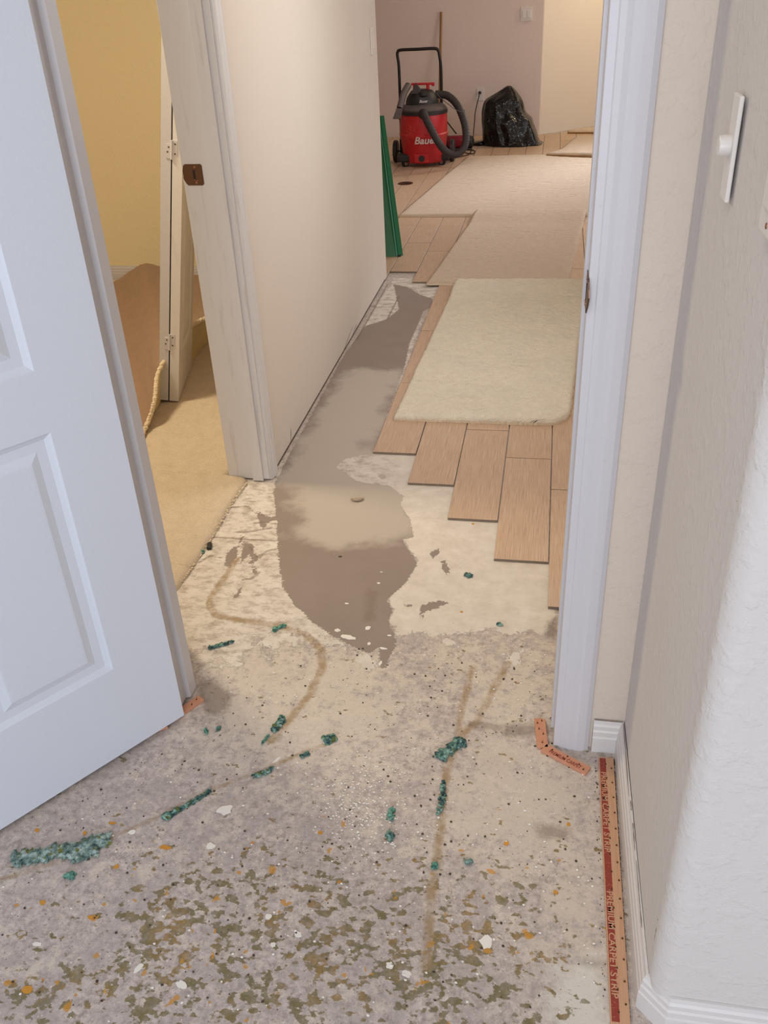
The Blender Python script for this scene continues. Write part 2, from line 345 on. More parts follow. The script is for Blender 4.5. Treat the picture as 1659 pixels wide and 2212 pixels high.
# pits and dark specks
base = n.mix(n.ma('MULTIPLY', n.rng(n.noise(85, 7, .8, off=20), .60, .64), .75), base, lin((128, 114, 100)))
base = n.mix(n.rng(n.noise(190, 2, .5, off=22), .75, .78), base, lin((78, 64, 52)))
base = n.mix(n.ma('MULTIPLY', n.rng(n.noise(140, 2, .5, off=25), .69, .72), .8), base, lin((232, 222, 206)))
# olive and orange carpet-pad glue
od = n.rng(n.attr('olive'), -.08, .12, .68, .525)
ol = n.rng(n.ma('SUBTRACT', n.noise(62, 3, .55, vec=n.scale(n.pos, (.75, 1.0, 1)), off=31), od), -.012, .03)
olc = n.mix(n.rng(n.noise(9, 3, .6, off=40), .47, .60), lin((122, 106, 50)), lin((164, 122, 46)))
olc = n.mix(n.rng(n.noise(80, 4, .6, off=41), .3, .7), olc, lin((104, 100, 66)))
base = n.mix(n.ma('MULTIPLY', ol, n.rng(n.noise(55, 4, .7, off=44), .3, .6, .55, .92)), base, olc)
og = n.rng(n.ma('SUBTRACT', n.noise(30, 2, .5, off=51), n.rng(n.attr('olive'), -.25, .05, .80, .67)), 0, .01)
base = n.mix(n.ma('MULTIPLY', og, .8), base, lin((200, 142, 48)))
# thinset
wm = n.rng(n.ma('ADD', n.attr('white'), n.ma('ADD', n.ma('MULTIPLY', warp, .055), n.ma('MULTIPLY', fine, .034))), -.001, .001)
wl_ = n.rng(n.ma('ADD', n.attr('wleft'), n.ma('MULTIPLY', n.ma('SUBTRACT', n.noise(20, 7, .75, off=66), .5), .55)), -.012, .006)
wm = n.ma('MAXIMUM', wm, wl_)
dirty = n.rng(n.noise(19, 8, .78, vec=n.scale(n.pos, (1, 1.7, 1)), off=60), .47, .62)
ld = n.rng(n.t.nodes.new('ShaderNodeSeparateXYZ').outputs[0], -.45, -.62)
n.t.links.new(n.pos, ld.node.inputs[0].links[0].from_node.inputs[0]) if False else None
sep = ld.node.inputs[0].links[0].from_node; n.t.links.new(n.pos, sep.inputs[0])
wcol = n.mix(n.rng(n.noise(20, 5, .6, off=61), .3, .7), lin((213, 202, 190)), lin((230, 221, 211)))
wcol = n.mix(n.ma('MULTIPLY', dirty, n.ma('ADD', .12, n.ma('MULTIPLY', ld, .60))), wcol, lin((150, 132, 112)))
wcol = n.mix(n.rng(n.noise(150, 2, .5, off=65), .74, .77), wcol, lin((110, 92, 74)))
base = n.mix(n.ma('MULTIPLY', wm, .96), base, wcol)
# smooth grey levelling compound
gv = n.ma('ADD', n.attr('gray'), n.ma('ADD', n.ma('MULTIPLY', warp, .020), n.ma('MULTIPLY', fine, .024)))
gm = n.rng(gv, -.0008, .0008)
gcol = n.mix(n.noise(6, 4, .6, off=70), lin((138, 122, 112)), lin((154, 139, 129)))
pale_m = n.rng(n.ma('ADD', n.attr('pale_gray'), n.ma('MULTIPLY', n.ma('SUBTRACT', n.noise(9, 5, .6, off=71), .5), .22)), -.03, .035)  # paler tone over the upper part of the grey compound
gcol = n.mix(n.ma('MULTIPLY', pale_m, .72), gcol, lin((200, 189, 176)))
gcol = n.mix(n.rng(n.noise(110, 2, .5, off=72), .76, .79), gcol, lin((232, 218, 198)))
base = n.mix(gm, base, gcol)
base = n.mix(n.ma('MULTIPLY', edge('bead', .016, .012, .004), n.rng(n.noise(26, 4, .7, off=90), .30, .58, .15, .85)), base, lin((160, 134, 98)))
base = n.mix(n.ma('MULTIPLY', edge('stain_or_light', .03, .02, .008), .6), base, lin((128, 112, 98)))
base = n.mix(n.ma('MULTIPLY', edge('crack', .008, .006, .0015), .6), base, lin((116, 98, 80)))
n.set(Base_Color=base, Roughness=n.rng(gm, 0, 1, .85, .6))
hh = n.ma('MAXIMUM', n.ma('MULTIPLY', wm, .55), n.ma('MULTIPLY', gm, .50))
hh = n.ma('ADD', hh, n.ma('MULTIPLY', n.noise(90, 5, .7, off=80), n.rng(gm, 0, 1, .55, .06)))
hh = n.ma('ADD', hh, n.ma('MULTIPLY', ol, .2)); n.bump(hh, .0022, .75)
floor = link('floor', me, n.m); floor['kind'] = 'structure'

# ------------------------------------------------------------ tiles (children of the floor)
TW, TL = .1554, .6222; X0 = -.5800
def tile_mesh():
    b = MB(); g = .0016
    b.box(g, TW-g, g, TL-g, .0005, .009)
    me = bpy.data.meshes.new('floor_tile'); me.from_pydata(b.v, [], b.f)
    bm = bmesh.new(); bm.from_mesh(me); es = [e for e in bm.edges if all(v.co.z > .005 for v in e.verts)]
    bmesh.ops.bevel(bm, geom=es, offset=.0008, segments=1, affect='EDGES'); bm.normal_update()
    for f in bm.faces: f.material_index = 1 if abs(f.normal.z) < .3 or f.normal.z < 0 else 0
    bm.to_mesh(me); bm.free(); me.materials.append(M['tile']); me.materials.append(M['tile_side']); return me
TM = tile_mesh(); far = MB()
def cut_tile(x, y, L):
    b = MB(); g = .0016; b.box(g, TW-g, g, L-g, .0005, .009); o = b.build('floor_tile', [M['tile'], M['tile_side']], floor, bevel=.0006)
    for p in o.data.polygons: p.material_index = 1 if abs(p.normal.z) < .3 else 0
    o.location = (x, y, 0); return o
def put_tile(x, y, name='floor_tile'):
    o = bpy.data.objects.new(name, TM); COL.objects.link(o); o.parent = floor; o.location = (x, y, random.uniform(-.0004, .0004)); return o
count = 0
for i in range(-9, 9):
    x = X0+i*TW
    if i >= 5 : ys0 = 2.72-.2074*i; 
    if 0 <= i <= 4: y0 = 2.72-.2074*i
    elif i == 5: y0 = 2.72-.2074*5
    elif i == -1: y0 = 4.735
    elif i == -2: y0 = 4.93
    elif i < -2: y0 = 4.97+.2074*((-i) % 3)-.2
    else: y0 = 4.97+.2074*(i % 3)-.2
    y = y0
    if i <= -3 or i > 5:
        if y0 > 4.9: cut_tile(x, 4.86, y0-4.86)
    while y < (10.0+max(0., (x+.2))):
        if i == 5 and y < 4.8:
            if x+TW < .36: put_tile(x, y)
        elif y+TL < 13:
            ymax = 9.80 if x+TW < -.1 else 9.80+(x+.1)*.9
            if y+TL <= ymax: put_tile(x, y); count += 1
            elif ymax-y > .05: cut_tile(x, y, ymax-y); count += 1
        y += TL
# tiles out of the photograph's view, left and right of the great room
for x0_, x1_ in ((-4.4, X0-9*TW-.001), (X0+9*TW+.001, 2.9)):
    nxx = int((x1_-x0_)/TW)
    for i in range(nxx):
        xx = x1_-(i+1)*TW if x1_ < 0 else x0_+i*TW
        for k in range(7):
            yy = 4.9+.2074*(i % 3)+k*TL
            if yy+TL < 9.78: far.box(xx+.0016, xx+TW-.0016, yy+.0016, yy+TL-.0016, .0005, .009)
fo = far.build('floor_tile', M['tile'], floor, kind='stuff')

# ------------------------------------------------------------ walls
H = 2.44
def wall(name, x0, x1, y0, y1, mat, z0=0., z1=H, bevel=0):
    o = MB().box(x0, x1, y0, y1, z0, z1).build(name, mat, bevel=bevel); o['kind'] = 'structure'; return o
XL = -.895
wall('wall_left', -1.02, XL, 2.515, 4.85, M['wall_cream'], .004, bevel=.004)            # hall side wall
wall('wall_left_header', -1.02, XL, 1.53, 2.515, M['wall_cream'], 2.06)
wall('wall_left_stub', -1.02, XL, 1.50, 1.64, M['wall_cream'])
wall('wall_hall_right', .36, .46, 1.50, 4.85, M['wall_cream'])
wall('wall_near_right', .080, .30, 1.415, 1.485, M['wall_stub'])
wall('wall_near_left', -3.4, -.808, 1.415, 1.485, M['wall_near'])
wall('wall_near_header', -.808, .080, 1.415, 1.485, M['wall_near'], 2.06)
# right wall with rounded outside corner, then the wall facing the camera
pts = [(.36, 1.414), (.205, 1.414), (.2115, .862)]
R_ = .032
for k in range(1, 9):
    a = k/8*math.pi/2; pts.append((.2115+R_-R_*math.cos(a), .862-R_*math.sin(a)))
pts += [(3.2, .83), (3.2, .98), (.36, .98)]
b = MB().prism(pts, 0, H); o = b.build('wall_right', M['wall_near'], smooth=True, auto=25); o['kind'] = 'structure'
wall('wall_room_back', -3.4, 3.2, -2.7, -2.55, M['wall_bright'])
wall('wall_room_left', -3.5, -3.4, -2.7, 1.485, M['wall_bright'])
wall('wall_room_right', 3.2, 3.3, -2.7, .98, M['wall_bright'])
# bedroom
wall('wall_bedroom_back', -4.5, -.9, 4.76, 4.85, M['wall_yellow'])
wall('wall_bedroom_left', -4.6, -4.5, 1.485, 4.85, M['wall_yellow'])
wall('wall_bedroom_front', -4.5, -3.4, 1.415, 1.485, M['wall_yellow'])
# great room
wall('wall_back', -4.5, -.175, 9.83, 9.95, M['wall_far'], bevel=.006)
c0 = (-.175, 9.832); c1 = (1.7, 9.832+1.875*.9)
b = MB().prism([c0, c1, (c1[0], c1[1]+.3), (-.175, 9.95)], 0, H); b.build('wall_back_right', M['wall_cream'])['kind'] = 'structure'
wall('wall_great_right', 3.1, 3.2, 4.85, 11.7, M['wall_cream'])
wall('wall_nook', 1.7, 3.1, 11.5, 11.6, M['wall_cream'])
wall('wall_great_left', -4.7, -4.6, 4.85, 9.95, M['wall_cream'])
wall('wall_great_near', .46, 3.2, 4.75, 4.85, M['wall_cream'])
wall('ceiling', -4.7, 3.3, -2.7, 12, M['ceiling'], H, H+.06)

# marks on the walls
def flake(x, y, z, dx, dy, dz, mat, nrm, name, parent):
    pass
def smear_x(X, pts, wd, name, parent, mat):
    b = MB(); s = 1
    b.tube([(X, y, z) for y, z in pts], wd, 5); o = b.build(name, mat, parent); return o
wl = bpy.data.objects['wall_left']
for k, (a, c_) in enumerate([((628, 925), (628, 955)), ((762, 705), (741, 762)), ((700, 850), (699, 858)), ((612, 985), (606, 1000)), ((771, 700), (762, 722)), ((753, 738), (753, 748))]):
    pa = ray(*a); pb = ray(*c_); ta = (XL+.0004)/pa[0]; tb = (XL+.0004)/pb[0]
    p0 = pa*ta; p1 = pb*tb; p0[2] += CAMZ; p1[2] += CAMZ; mid = (p0+p1)/2+np.array([0, .004, .003])
    MB().tube([p0, mid, p1], [.0004, .0011, .0004], 5).build('scuff_mark', M['caulk_gap'], wl)
MB().tube([(XL+.001, 2.56+.23*k, .0035+random.uniform(-.0008, .0008)) for k in range(11)], .0014, 5).build('wall_base_gap', M['caulk_gap'], wl)

wr = bpy.data.objects['wall_right']
for (ax, ay), (bx, by), r_c in (((1618,1158),(1620,1166),.0014),((1607,1212),(1611,1222),.0012),((1612,1190),(1614,1196),.0009),((1424,2096),(1429,2108),.0010),((1432,2092),(1434,2104),.0010),((1421,2110),(1427,2116),.0008)):
    q0, q1 = ray(ax, ay), ray(bx, by); XX = .2118 if ay > 2000 else .2122
    q0 = q0*(XX/q0[0]); q1 = q1*(XX/q1[0]); q0[2] += CAMZ; q1[2] += CAMZ
    if q0[1] < .866: q0[1] = q1[1] = .868
    MB().tube([q0, (q0+q1)/2, q1], [r_c*.5, r_c, r_c*.4], 6).build('paint_nick', M['caulk_gap'], wr)

# ------------------------------------------------------------ baseboards
PROF = [(0, 0), (.0125, 0), (.0125, .040), (.0108, .044), (.0108, .056), (.0085, .060), (.0085, .070), (.0055, .0745), (.004, .083), (0, .083)]
def sweep(name, path, prof, mat, kind='structure', parent=None, zoff=0.):
    """path: XY points; profile offset goes to the right-hand side of the path (outward), mitred"""
    v = []; n_ = len(path); m_ = len(prof); P = [Vector(p) for p in path]
    for i, p in enumerate(P):
        d0 = (P[i]-P[i-1]).normalized() if i > 0 else (P[1]-P[0]).normalized()
        d1 = (P[i+1]-P[i]).normalized() if i < n_-1 else d0
        n0 = Vector((d0.y, -d0.x)); n1 = Vector((d1.y, -d1.x)); nn = (n0+n1).normalized(); k = 1/max(.3, nn.dot(n0))
        for a, z in prof: q = p+nn*a*k; v.append((q.x, q.y, z+zoff))
    f = []
    for i in range(n_-1):
        for j in range(m_): f.append((i*m_+j, i*m_+(j+1) % m_, (i+1)*m_+(j+1) % m_, (i+1)*m_+j))
    f.append(tuple(range(m_))[::-1]); f.append(tuple(range((n_-1)*m_, n_*m_)))
    o = mk(name, v, f, mat, parent); 
    bm = bmesh.new(); bm.from_mesh(o.data); bmesh.ops.recalc_face_normals(bm, faces=bm.faces); bm.to_mesh(o.data); bm.free()
    if kind and not parent: o['kind'] = kind
    return o
bb = sweep('baseboard_right', [(3.2, .8297), (.2425, .8297), (.2110, .861), (.203, 1.413), (.142, 1.413)][::-1], PROF, M['base'])
sweep('baseboard_bedroom', [(-4.5, 4.758), (-1.03, 4.758)], PROF, M['trim'])
# dirty caulk line above the right baseboard
pts = [(.138, 1.4125)]+[(.2035, 1.411-.0)]
MB().tube([(.144, 1.4105, .0835), (.2005, 1.4105, .0835)], .0008, 5).build('caulk_line', M['caulk'], bb)
for a, c_ in ((1.405, 1.215), (1.205, 1.18), (1.15, 1.09), (1.07, .94)):
    MB().tube([(.2015+(1.414-a)*.0118, a+(c_-a)*k/8, .0836+random.uniform(-.0006, .0006)) for k in range(9)], [.0002+.0008*random.random() for _ in range(9)], 5).build('caulk_line', M['caulk'], bb)

# ------------------------------------------------------------ door frames
CAS = [(a_*1.12, t_) for a_, t_ in [(0, 0), (.058, 0), (.058, .009), (.050, .014), (.036, .0165), (.030, .0145), (.022, .0155), (.014, .012), (.006, .0125), (0, .008)]]
def casing_vertical(name, origin, along, out, mat, z0, z1, parent, flip=False):
    """vertical casing: profile (width along 'along', thickness along 'out')"""
    v = []
    for z in (z0, z1):
        for a, t in CAS:
            v.append((origin[0]+along[0]*a+out[0]*t, origin[1]+along[1]*a+out[1]*t, z))
    m_ = len(CAS); f = [tuple(range(m_))[::-1], tuple(range(m_, 2*m_))]+[(j, (j+1) % m_, m_+(j+1) % m_, m_+j) for j in range(m_)]
    o = mk(name, v, f, mat, parent)
    bm = bmesh.new(); bm.from_mesh(o.data); bmesh.ops.recalc_face_normals(bm, faces=bm.faces); bm.to_mesh(o.data); bm.free(); return o
fr = empty('trim_1', (.07, 1.44, 0)); fr['kind'] = 'structure'
casing_vertical('casing', (.070, 1.415), (1, 0), (0, -1), M['trim'], 0, 2.10, fr)
casing_vertical('casing', (-.812, 1.415), (-1, 0), (0, -1), M['trim'], 0, 2.10, fr)
MB().box(.062, .080, 1.404, 1.486, .004, 2.05).build('jamb', M['trim'], fr, bevel=.0012)
MB().box(.056, .063, 1.449, 1.485, .012, 2.03).build('door_stop', M['trim'], fr, bevel=.001)
MB().box(-.808, -.790, 1.404, 1.486, .006, 2.05).build('jamb', M['trim'], fr, bevel=.0012)
MB().prism([(-.790, 1.441), (-.779, 1.445), (-.779, 1.480), (-.783, 1.4845), (-.790, 1.4845)], .008, 2.03).build('door_stop', M['trim'], fr)
MB().box(-.808, .080, 1.404, 1.486, 2.05, 2.068).build('head_jamb', M['trim'], fr)
casing_vertical('casing', (.070, 1.487), (1, 0), (0, 1), M['trim'], 0, 2.10, fr)
casing_vertical('casing', (-.805, 1.487), (-1, 0), (0, 1), M['trim'], 0, 2.10, fr)
# strike plate on the right jamb: curved lip wraps the jamb edge
def strike(name, mtx, parent, lipside=1):
    w2, h2 = .0285, .0285; pr = []
    for k in range(10):
        a = k/9; x = -w2+2*w2*a; pr.append(x)
    b = MB(); nseg = 12; th = .0018
    out = []
    # outline: straight edge at right, bowed lip at left
    pts_ = []
    for k in range(7):
        t = math.pi/2+k/6*math.pi/2; pts_.append((w2-.004-.004*math.cos(t+math.pi/2)*-1 if False else 0, 0)) if False else None
    outline = [(w2-.004, h2), (w2, h2-.004), (w2, -h2+.004), (w2-.004, -h2), (-w2+.010, -h2), (-w2+.004, -h2+.006), (-w2-.002, -h2+.016), (-w2-.004, 0), (-w2-.002, h2-.016), (-w2+.002, h2-.004), (-w2+.006, h2)]
    n1 = len(outline)
    def lipz(x): return -.0 if x > -w2+.008 else -(((-w2+.008)-x)**2)*18-.000
    v = [(x, y, lipz(x)) for x, y in outline]+[(x, y, lipz(x)+th) for x, y in outline]
    b.add(v, [tuple(range(n1)), tuple(range(n1, 2*n1))[::-1]]+[(i, n1+i, n1+(i+1) % n1, (i+1) % n1) for i in range(n1)])
    b.xf(mtx); o = b.build(name, M['bronze'], parent)
    bm = bmesh.new(); bm.from_mesh(o.data); bmesh.ops.recalc_face_normals(bm, faces=bm.faces); bm.to_mesh(o.data); bm.free()
    s_ = MB().box(.000, .006, -.013, .013, th-.0004, th+.0004).xf(mtx).build('latch_hole', M['bronze_dark'], o)
    MB().tube([(.001, -.012, th), (.007, -.016, th+.0008), (.014, -.015, th), ], .0009, 6).xf(mtx).build('latch_ridge', M['screw'], o)
    for yy in (.021, -.021):
        MB().lathe([(.0034, 0), (.0034, .0006), (.0026, .0012), (0, .0013)], (.007, yy, th), 14).xf(mtx).build('screw', M['screw'], o)
    return o
Mx = Matrix(((0, 0, -1, .0622), (1, 0, 0, 1.421), (0, 1, 0, .994), (0, 0, 0, 1)))   # local x -> +Y, y -> Z, z -> -X
strike('strike_plate', Mx, fr)
# bedroom door frame (opening in the hall wall), far jamb faces the camera
f2 = empty('trim_2', (-.96, 2.50, 0)); f2['kind'] = 'structure'
MB().box(-1.036, -.893, 2.497, 2.516, .006, 2.05).build('jamb', M['trim_worn'], f2, bevel=.0012)
MB().box(-.948, -.912, 2.486, 2.497, .004, 2.04).build('door_stop', M['trim_worn'], f2, bevel=.001)
casing_vertical('casing', (XL, 2.503), (0, 1), (1, 0), M['trim_worn'], .003, 2.10, f2)
casing_vertical('casing', (-1.02, 2.503), (0, 1), (-1, 0), M['trim_worn'], .012, 2.10, f2)
MB().box(-1.036, -.893, 1.64, 1.658, .006, 2.05).build('jamb', M['trim_worn'], f2, bevel=.0012)
MB().box(-1.036, -.893, 1.64, 2.516, 2.05, 2.068).build('head_jamb', M['trim_worn'], f2)
Mx2 = Matrix(((1, 0, 0, -1.004), (0, 0, -1, 2.4968), (0, 1, 0, .985), (0, 0, 0, 1)))
strike('strike_plate', Mx2, f2)

# ------------------------------------------------------------ panel doors
def panel_face(b, us, zs, panels, y, sgn, prof=((0, 0), (.004, -.0035), (.012, -.0075), (.030, -.0075), (.046, -.0015), (.050, -.0012))):
    """front face with recessed raised panels; panel cells given as index pairs; y = face plane, sgn = outward direction"""
    for i in range(len(us)-1):
        for j in range(len(zs)-1):
            u0, u1, z0, z1 = us[i], us[i+1], zs[j], zs[j+1]
            if (i, j) not in panels:
                b.add([(u0, y, z0), (u1, y, z0), (u1, y, z1), (u0, y, z1)], [(0, 1, 2, 3)])
            else:
                v = []
                for d, h in prof: v += [(u0+d, y+sgn*h, z0+d), (u1-d, y+sgn*h, z0+d), (u1-d, y+sgn*h, z1-d), (u0+d, y+sgn*h, z1-d)]
                f = []; k = len(prof)
                for r_ in range(k-1):
                    for s_ in range(4): f.append((r_*4+s_, r_*4+(s_+1) % 4, (r_+1)*4+(s_+1) % 4, (r_+1)*4+s_))
                f.append(tuple((k-1)*4+s_ for s_ in range(4))); b.add(v, f)
def panel_slab(us, zs, panels, th):
    b = MB(); panel_face(b, us, zs, panels, 0, -1); panel_face(b, us, zs, panels, th, 1)
    # sgn convention: depth goes inward
    b.v = b.v
    a0, a1, z0, z1 = us[0], us[-1], zs[0], zs[-1]
    b.add([(a0, 0, z0), (a0, th, z0), (a0, th, z1), (a0, 0, z1)], [(0, 1, 2, 3)]); b.add([(a1, 0, z0), (a1, th, z0), (a1, th, z1), (a1, 0, z1)], [(0, 1, 2, 3)])
    b.add([(a0, 0, z0), (a1, 0, z0), (a1, th, z0), (a0, th, z0)], [(0, 1, 2, 3)]); b.add([(a0, 0, z1), (a1, 0, z1), (a1, th, z1), (a0, th, z1)], [(0, 1, 2, 3)])
    return b
def finish(o, bev=.0):
    bm = bmesh.new(); bm.from_mesh(o.data); bmesh.ops.remove_doubles(bm, verts=bm.verts, dist=1e-5); bmesh.ops.recalc_face_normals(bm, faces=bm.faces)
    if bev:
        es = [e for e in bm.edges if len(e.link_faces) == 2 and e.calc_face_angle(0) > 1.2]; bmesh.ops.bevel(bm, geom=es, offset=bev, segments=2, affect='EDGES')
    bm.to_mesh(o.data); bm.free(); return o
d1 = empty('door_1', (-.7705, 1.3812, 0)); d1['kind'] = 'structure'
dd = Vector((-.5796, -.8149)); nn_ = Vector((-.8149, .5796))      # along the leaf; away from camera
MD = Matrix(((dd.x, nn_.x, 0, 0), (dd.y, nn_.y, 0, 0), (0, 0, 1, 0), (0, 0, 0, 1)))
us = [0, .132, .385, .465, .718, .85]; zs = [.012, .236, .781, .895, 1.50, 1.62, 1.90, 2.035]
pan = {(i, j) for i in (1, 3) for j in (1, 3, 5)}
b = panel_slab(us, zs, pan, .035); 
o = b.build('door_leaf', M['door']); o.parent = d1; finish(o, .0012); o.matrix_local = MD
for z in (.25, 1.05, 1.82):
    hb = MB().tube([(-.004, .006, z-.045), (-.004, .006, z+.045)], .0055, 10); h_ = hb.build('hinge', M['bronze'], smooth=True); h_.parent = d1; h_.matrix_local = MD @ Matrix.Translation((0.003, .036, 0))
kb = MB().lathe([(.030, 0), (.030, -.006), (.012, -.010), (.011, -.030), (.024, -.038), (.028, -.050), (.022, -.062), (0, -.066)], (.79, 0, .93), 28, axis='Y'); k_ = kb.build('door_knob', M['bronze'], smooth=True); k_.parent = d1; k_.matrix_local = MD
finish(k_)
# bifold closet door, folded, standing in the bedroom
d2 = empty('closet_door', (-1.478, 3.06, 0.012)); tag(d2, 'folded white bifold closet door leaning inside the bedroom doorway', 'closet door')
ldir = Vector((-.22, .975)).normalized(); lx = Vector((ldir.y, -ldir.x))
us = [0, .075, .315, .39]; zs = [.012, .20, .78, .90, 1.90, 2.01]; pan = {(1, 1), (1, 3)}
for s_ in (0, 1):
    b = panel_slab(us, zs, pan, .035); o = b.build('door_leaf', M['trim_worn'] if s_ else M['trim']); finish(o, .001); o.parent = d2
    ox = .0025 if s_ else -.0375-.0
    base_ = Vector((lx.x*ox, lx.y*ox))
    o.matrix_local = Matrix(((ldir.x, lx.x, 0, base_.x), (ldir.y, lx.y, 0, base_.y), (0, 0, 1, 0), (0, 0, 0, 1)))
def hinge(z):
    h = MB(); 
    for sg, zo in ((1, .010), (-1, -.004)):
        h.box(.001 if sg > 0 else -.019, .019 if sg > 0 else -.001, -.0022, 0, z+zo-.026, z+zo+.022)
    o = h.build('hinge', M['trim'], d2, bevel=.0005); o.parent = d2; o.location = (0, 0, 0)
    k = MB().tube([(0, -.0035, z-.032), (0, -.0035, z+.032)], .0035, 10).build('hinge_pin', M['trim'], o, smooth=True); k.location = (0, 0, 0)
    for x, dz in ((.012, .02), (.012, -.012), (-.010, .008), (-.014, -.008)):
        q_ = MB().lathe([(.003, 0), (.003, -.0006), (0, -.0012)], (x, -.0022, z+dz), 10, axis='Y').build('screw', M['caulk_gap'], o); q_.location = (0, 0, 0)
for z in (.26, .963, 1.7): hinge(z)
# lean the folded pair against the bedroom side of the hall wall; the hinges sit on the narrow edges
for ch in list(d2.children):
    if ch.name.startswith('hinge'): ch.matrix_local = Matrix.Rotation(math.atan2(lx.y, lx.x), 4, 'Z')
d2.rotation_mode = 'QUATERNION'
from mathutils import Quaternion
d2.rotation_quaternion = Quaternion(Vector((ldir.x, ldir.y, 0)), math.radians(10.2))


# ------------------------------------------------------------ switches and outlet
def plate_x(name, X, yc, zc, wy, hz, t, parent, mat, side=-1):
    x0, x1 = sorted((X, X+side*t)); o = MB().box(x0, x1, yc-wy/2, yc+wy/2, zc-hz/2, zc+hz/2).build(name, mat, parent, bevel=.0018); return o
t = empty('dimmer_switch', (.205, 1.15, 1.25))
plate_x('cover_plate', .2045, 1.150, 1.250, .040, .115, .0055, t, M['switch'])
MB().lathe([(.0120, 0), (.0120, -.008), (.0112, -.012), (.0100, -.013), (0, -.013)], (.199, 1.150, 1.253), 32, axis='X').build('dimmer_knob', M['switch'], t, smooth=True, auto=30)
tag(t, 'white wall dimmer with round push knob on the right side wall', 'switch')
t = empty('light_switch', (.205, .90, 1.27))
plate_x('cover_plate', .2045, .898, 1.270, .072, .118, .0055, t, M['switch'])
plate_x('rocker', .1990, .898, 1.270, .033, .066, .004, t, M['switch'])
for dz in (.048, -.048): MB().lathe([(.003, 0), (.003, -.0008), (0, -.0014)], (.1990, .898, 1.27+dz), 12, axis='X').build('screw', M['screw'], t)
tag(t, 'white light switch plate at the right edge of the photo, nearer than the dimmer', 'switch')
t = empty('light_switch', (XL, 4.715, 1.18))
plate_x('cover_plate', XL+.0005, 4.715, 1.180, .072, .116, .006, t, M['switch'], 1)
plate_x('rocker', XL+.006, 4.715, 1.180, .033, .066, .005, t, M['switch'], 1)
tag(t, 'white switch plate seen edge-on near the end of the left hall wall', 'switch')
def plate_y(name, xc, Y, zc, wx, hz, t_, parent, mat): return MB().box(xc-wx/2, xc+wx/2, Y-t_, Y, zc-hz/2, zc+hz/2).build(name, mat, parent, bevel=.0015)
sx, _, sz = PY(1137, 30, 9.83); t = empty('light_switch', (sx, 9.83, sz))
plate_y('cover_plate', sx, 9.829, sz, .110, .116, .006, t, M['switch'])
for dx in (-.024, .024): plate_y('rocker', sx+dx, 9.823, sz, .034, .068, .004, t, M['switch'])
tag(t, 'double rocker light switch on the far wall above the black bag', 'switch')
sx, _, sz = PY(1037, 204, 9.83); t = empty('wall_outlet', (sx, 9.83, sz))
plate_y('cover_plate', sx, 9.829, sz, .072, .116, .006, t, M['switch'])
for dz in (.020, -.020): plate_y('socket', sx, 9.8232, sz+dz, .034, .030, .002, t, M['switch'])
tag(t, 'white wall outlet with a black plug, left of the black bag', 'outlet')
OUT = (sx, sz)
# power cord
pl = PY(1036, 197, 9.80)
pts = [pl, PY(1034, 210, 9.78), PY(1027, 240, 9.77), PY(1025, 262, 9.77), PY(1023, 285, 9.77)]
g1 = G(1021, 308); pts += [(g1[0], g1[1]+.02, .03)]
for p in ((1015, 320), (1026, 327), (1022, 333), (1008, 331), (1004, 326), (1018, 322), (1014, 333), (998, 338)):
    g1 = G(*p, .014); pts.append((g1[0], g1[1], .014+.004*random.random()))
g1 = G(985, 340, .014); pts.append((g1[0], g1[1], .014)); g1 = G(972, 346, .014); pts.append((g1[0]-.03, g1[1], .014)); 
t = empty('extension_cord', (g1[0], g1[1], 0)); MB().tube(spline(pts, 6), .0042, 8).build('cord_length', M['cord'], t, smooth=True)
MB().lathe([(.012, 0), (.015, -.008), (.013, -.026), (.006, -.034)], (OUT[0], 9.818, OUT[1]+.018), 16, axis='Y').build('plug', M['cord'], t, smooth=True)
tag(t, 'black power cord hanging from the far wall outlet to the tiled floor', 'cord')

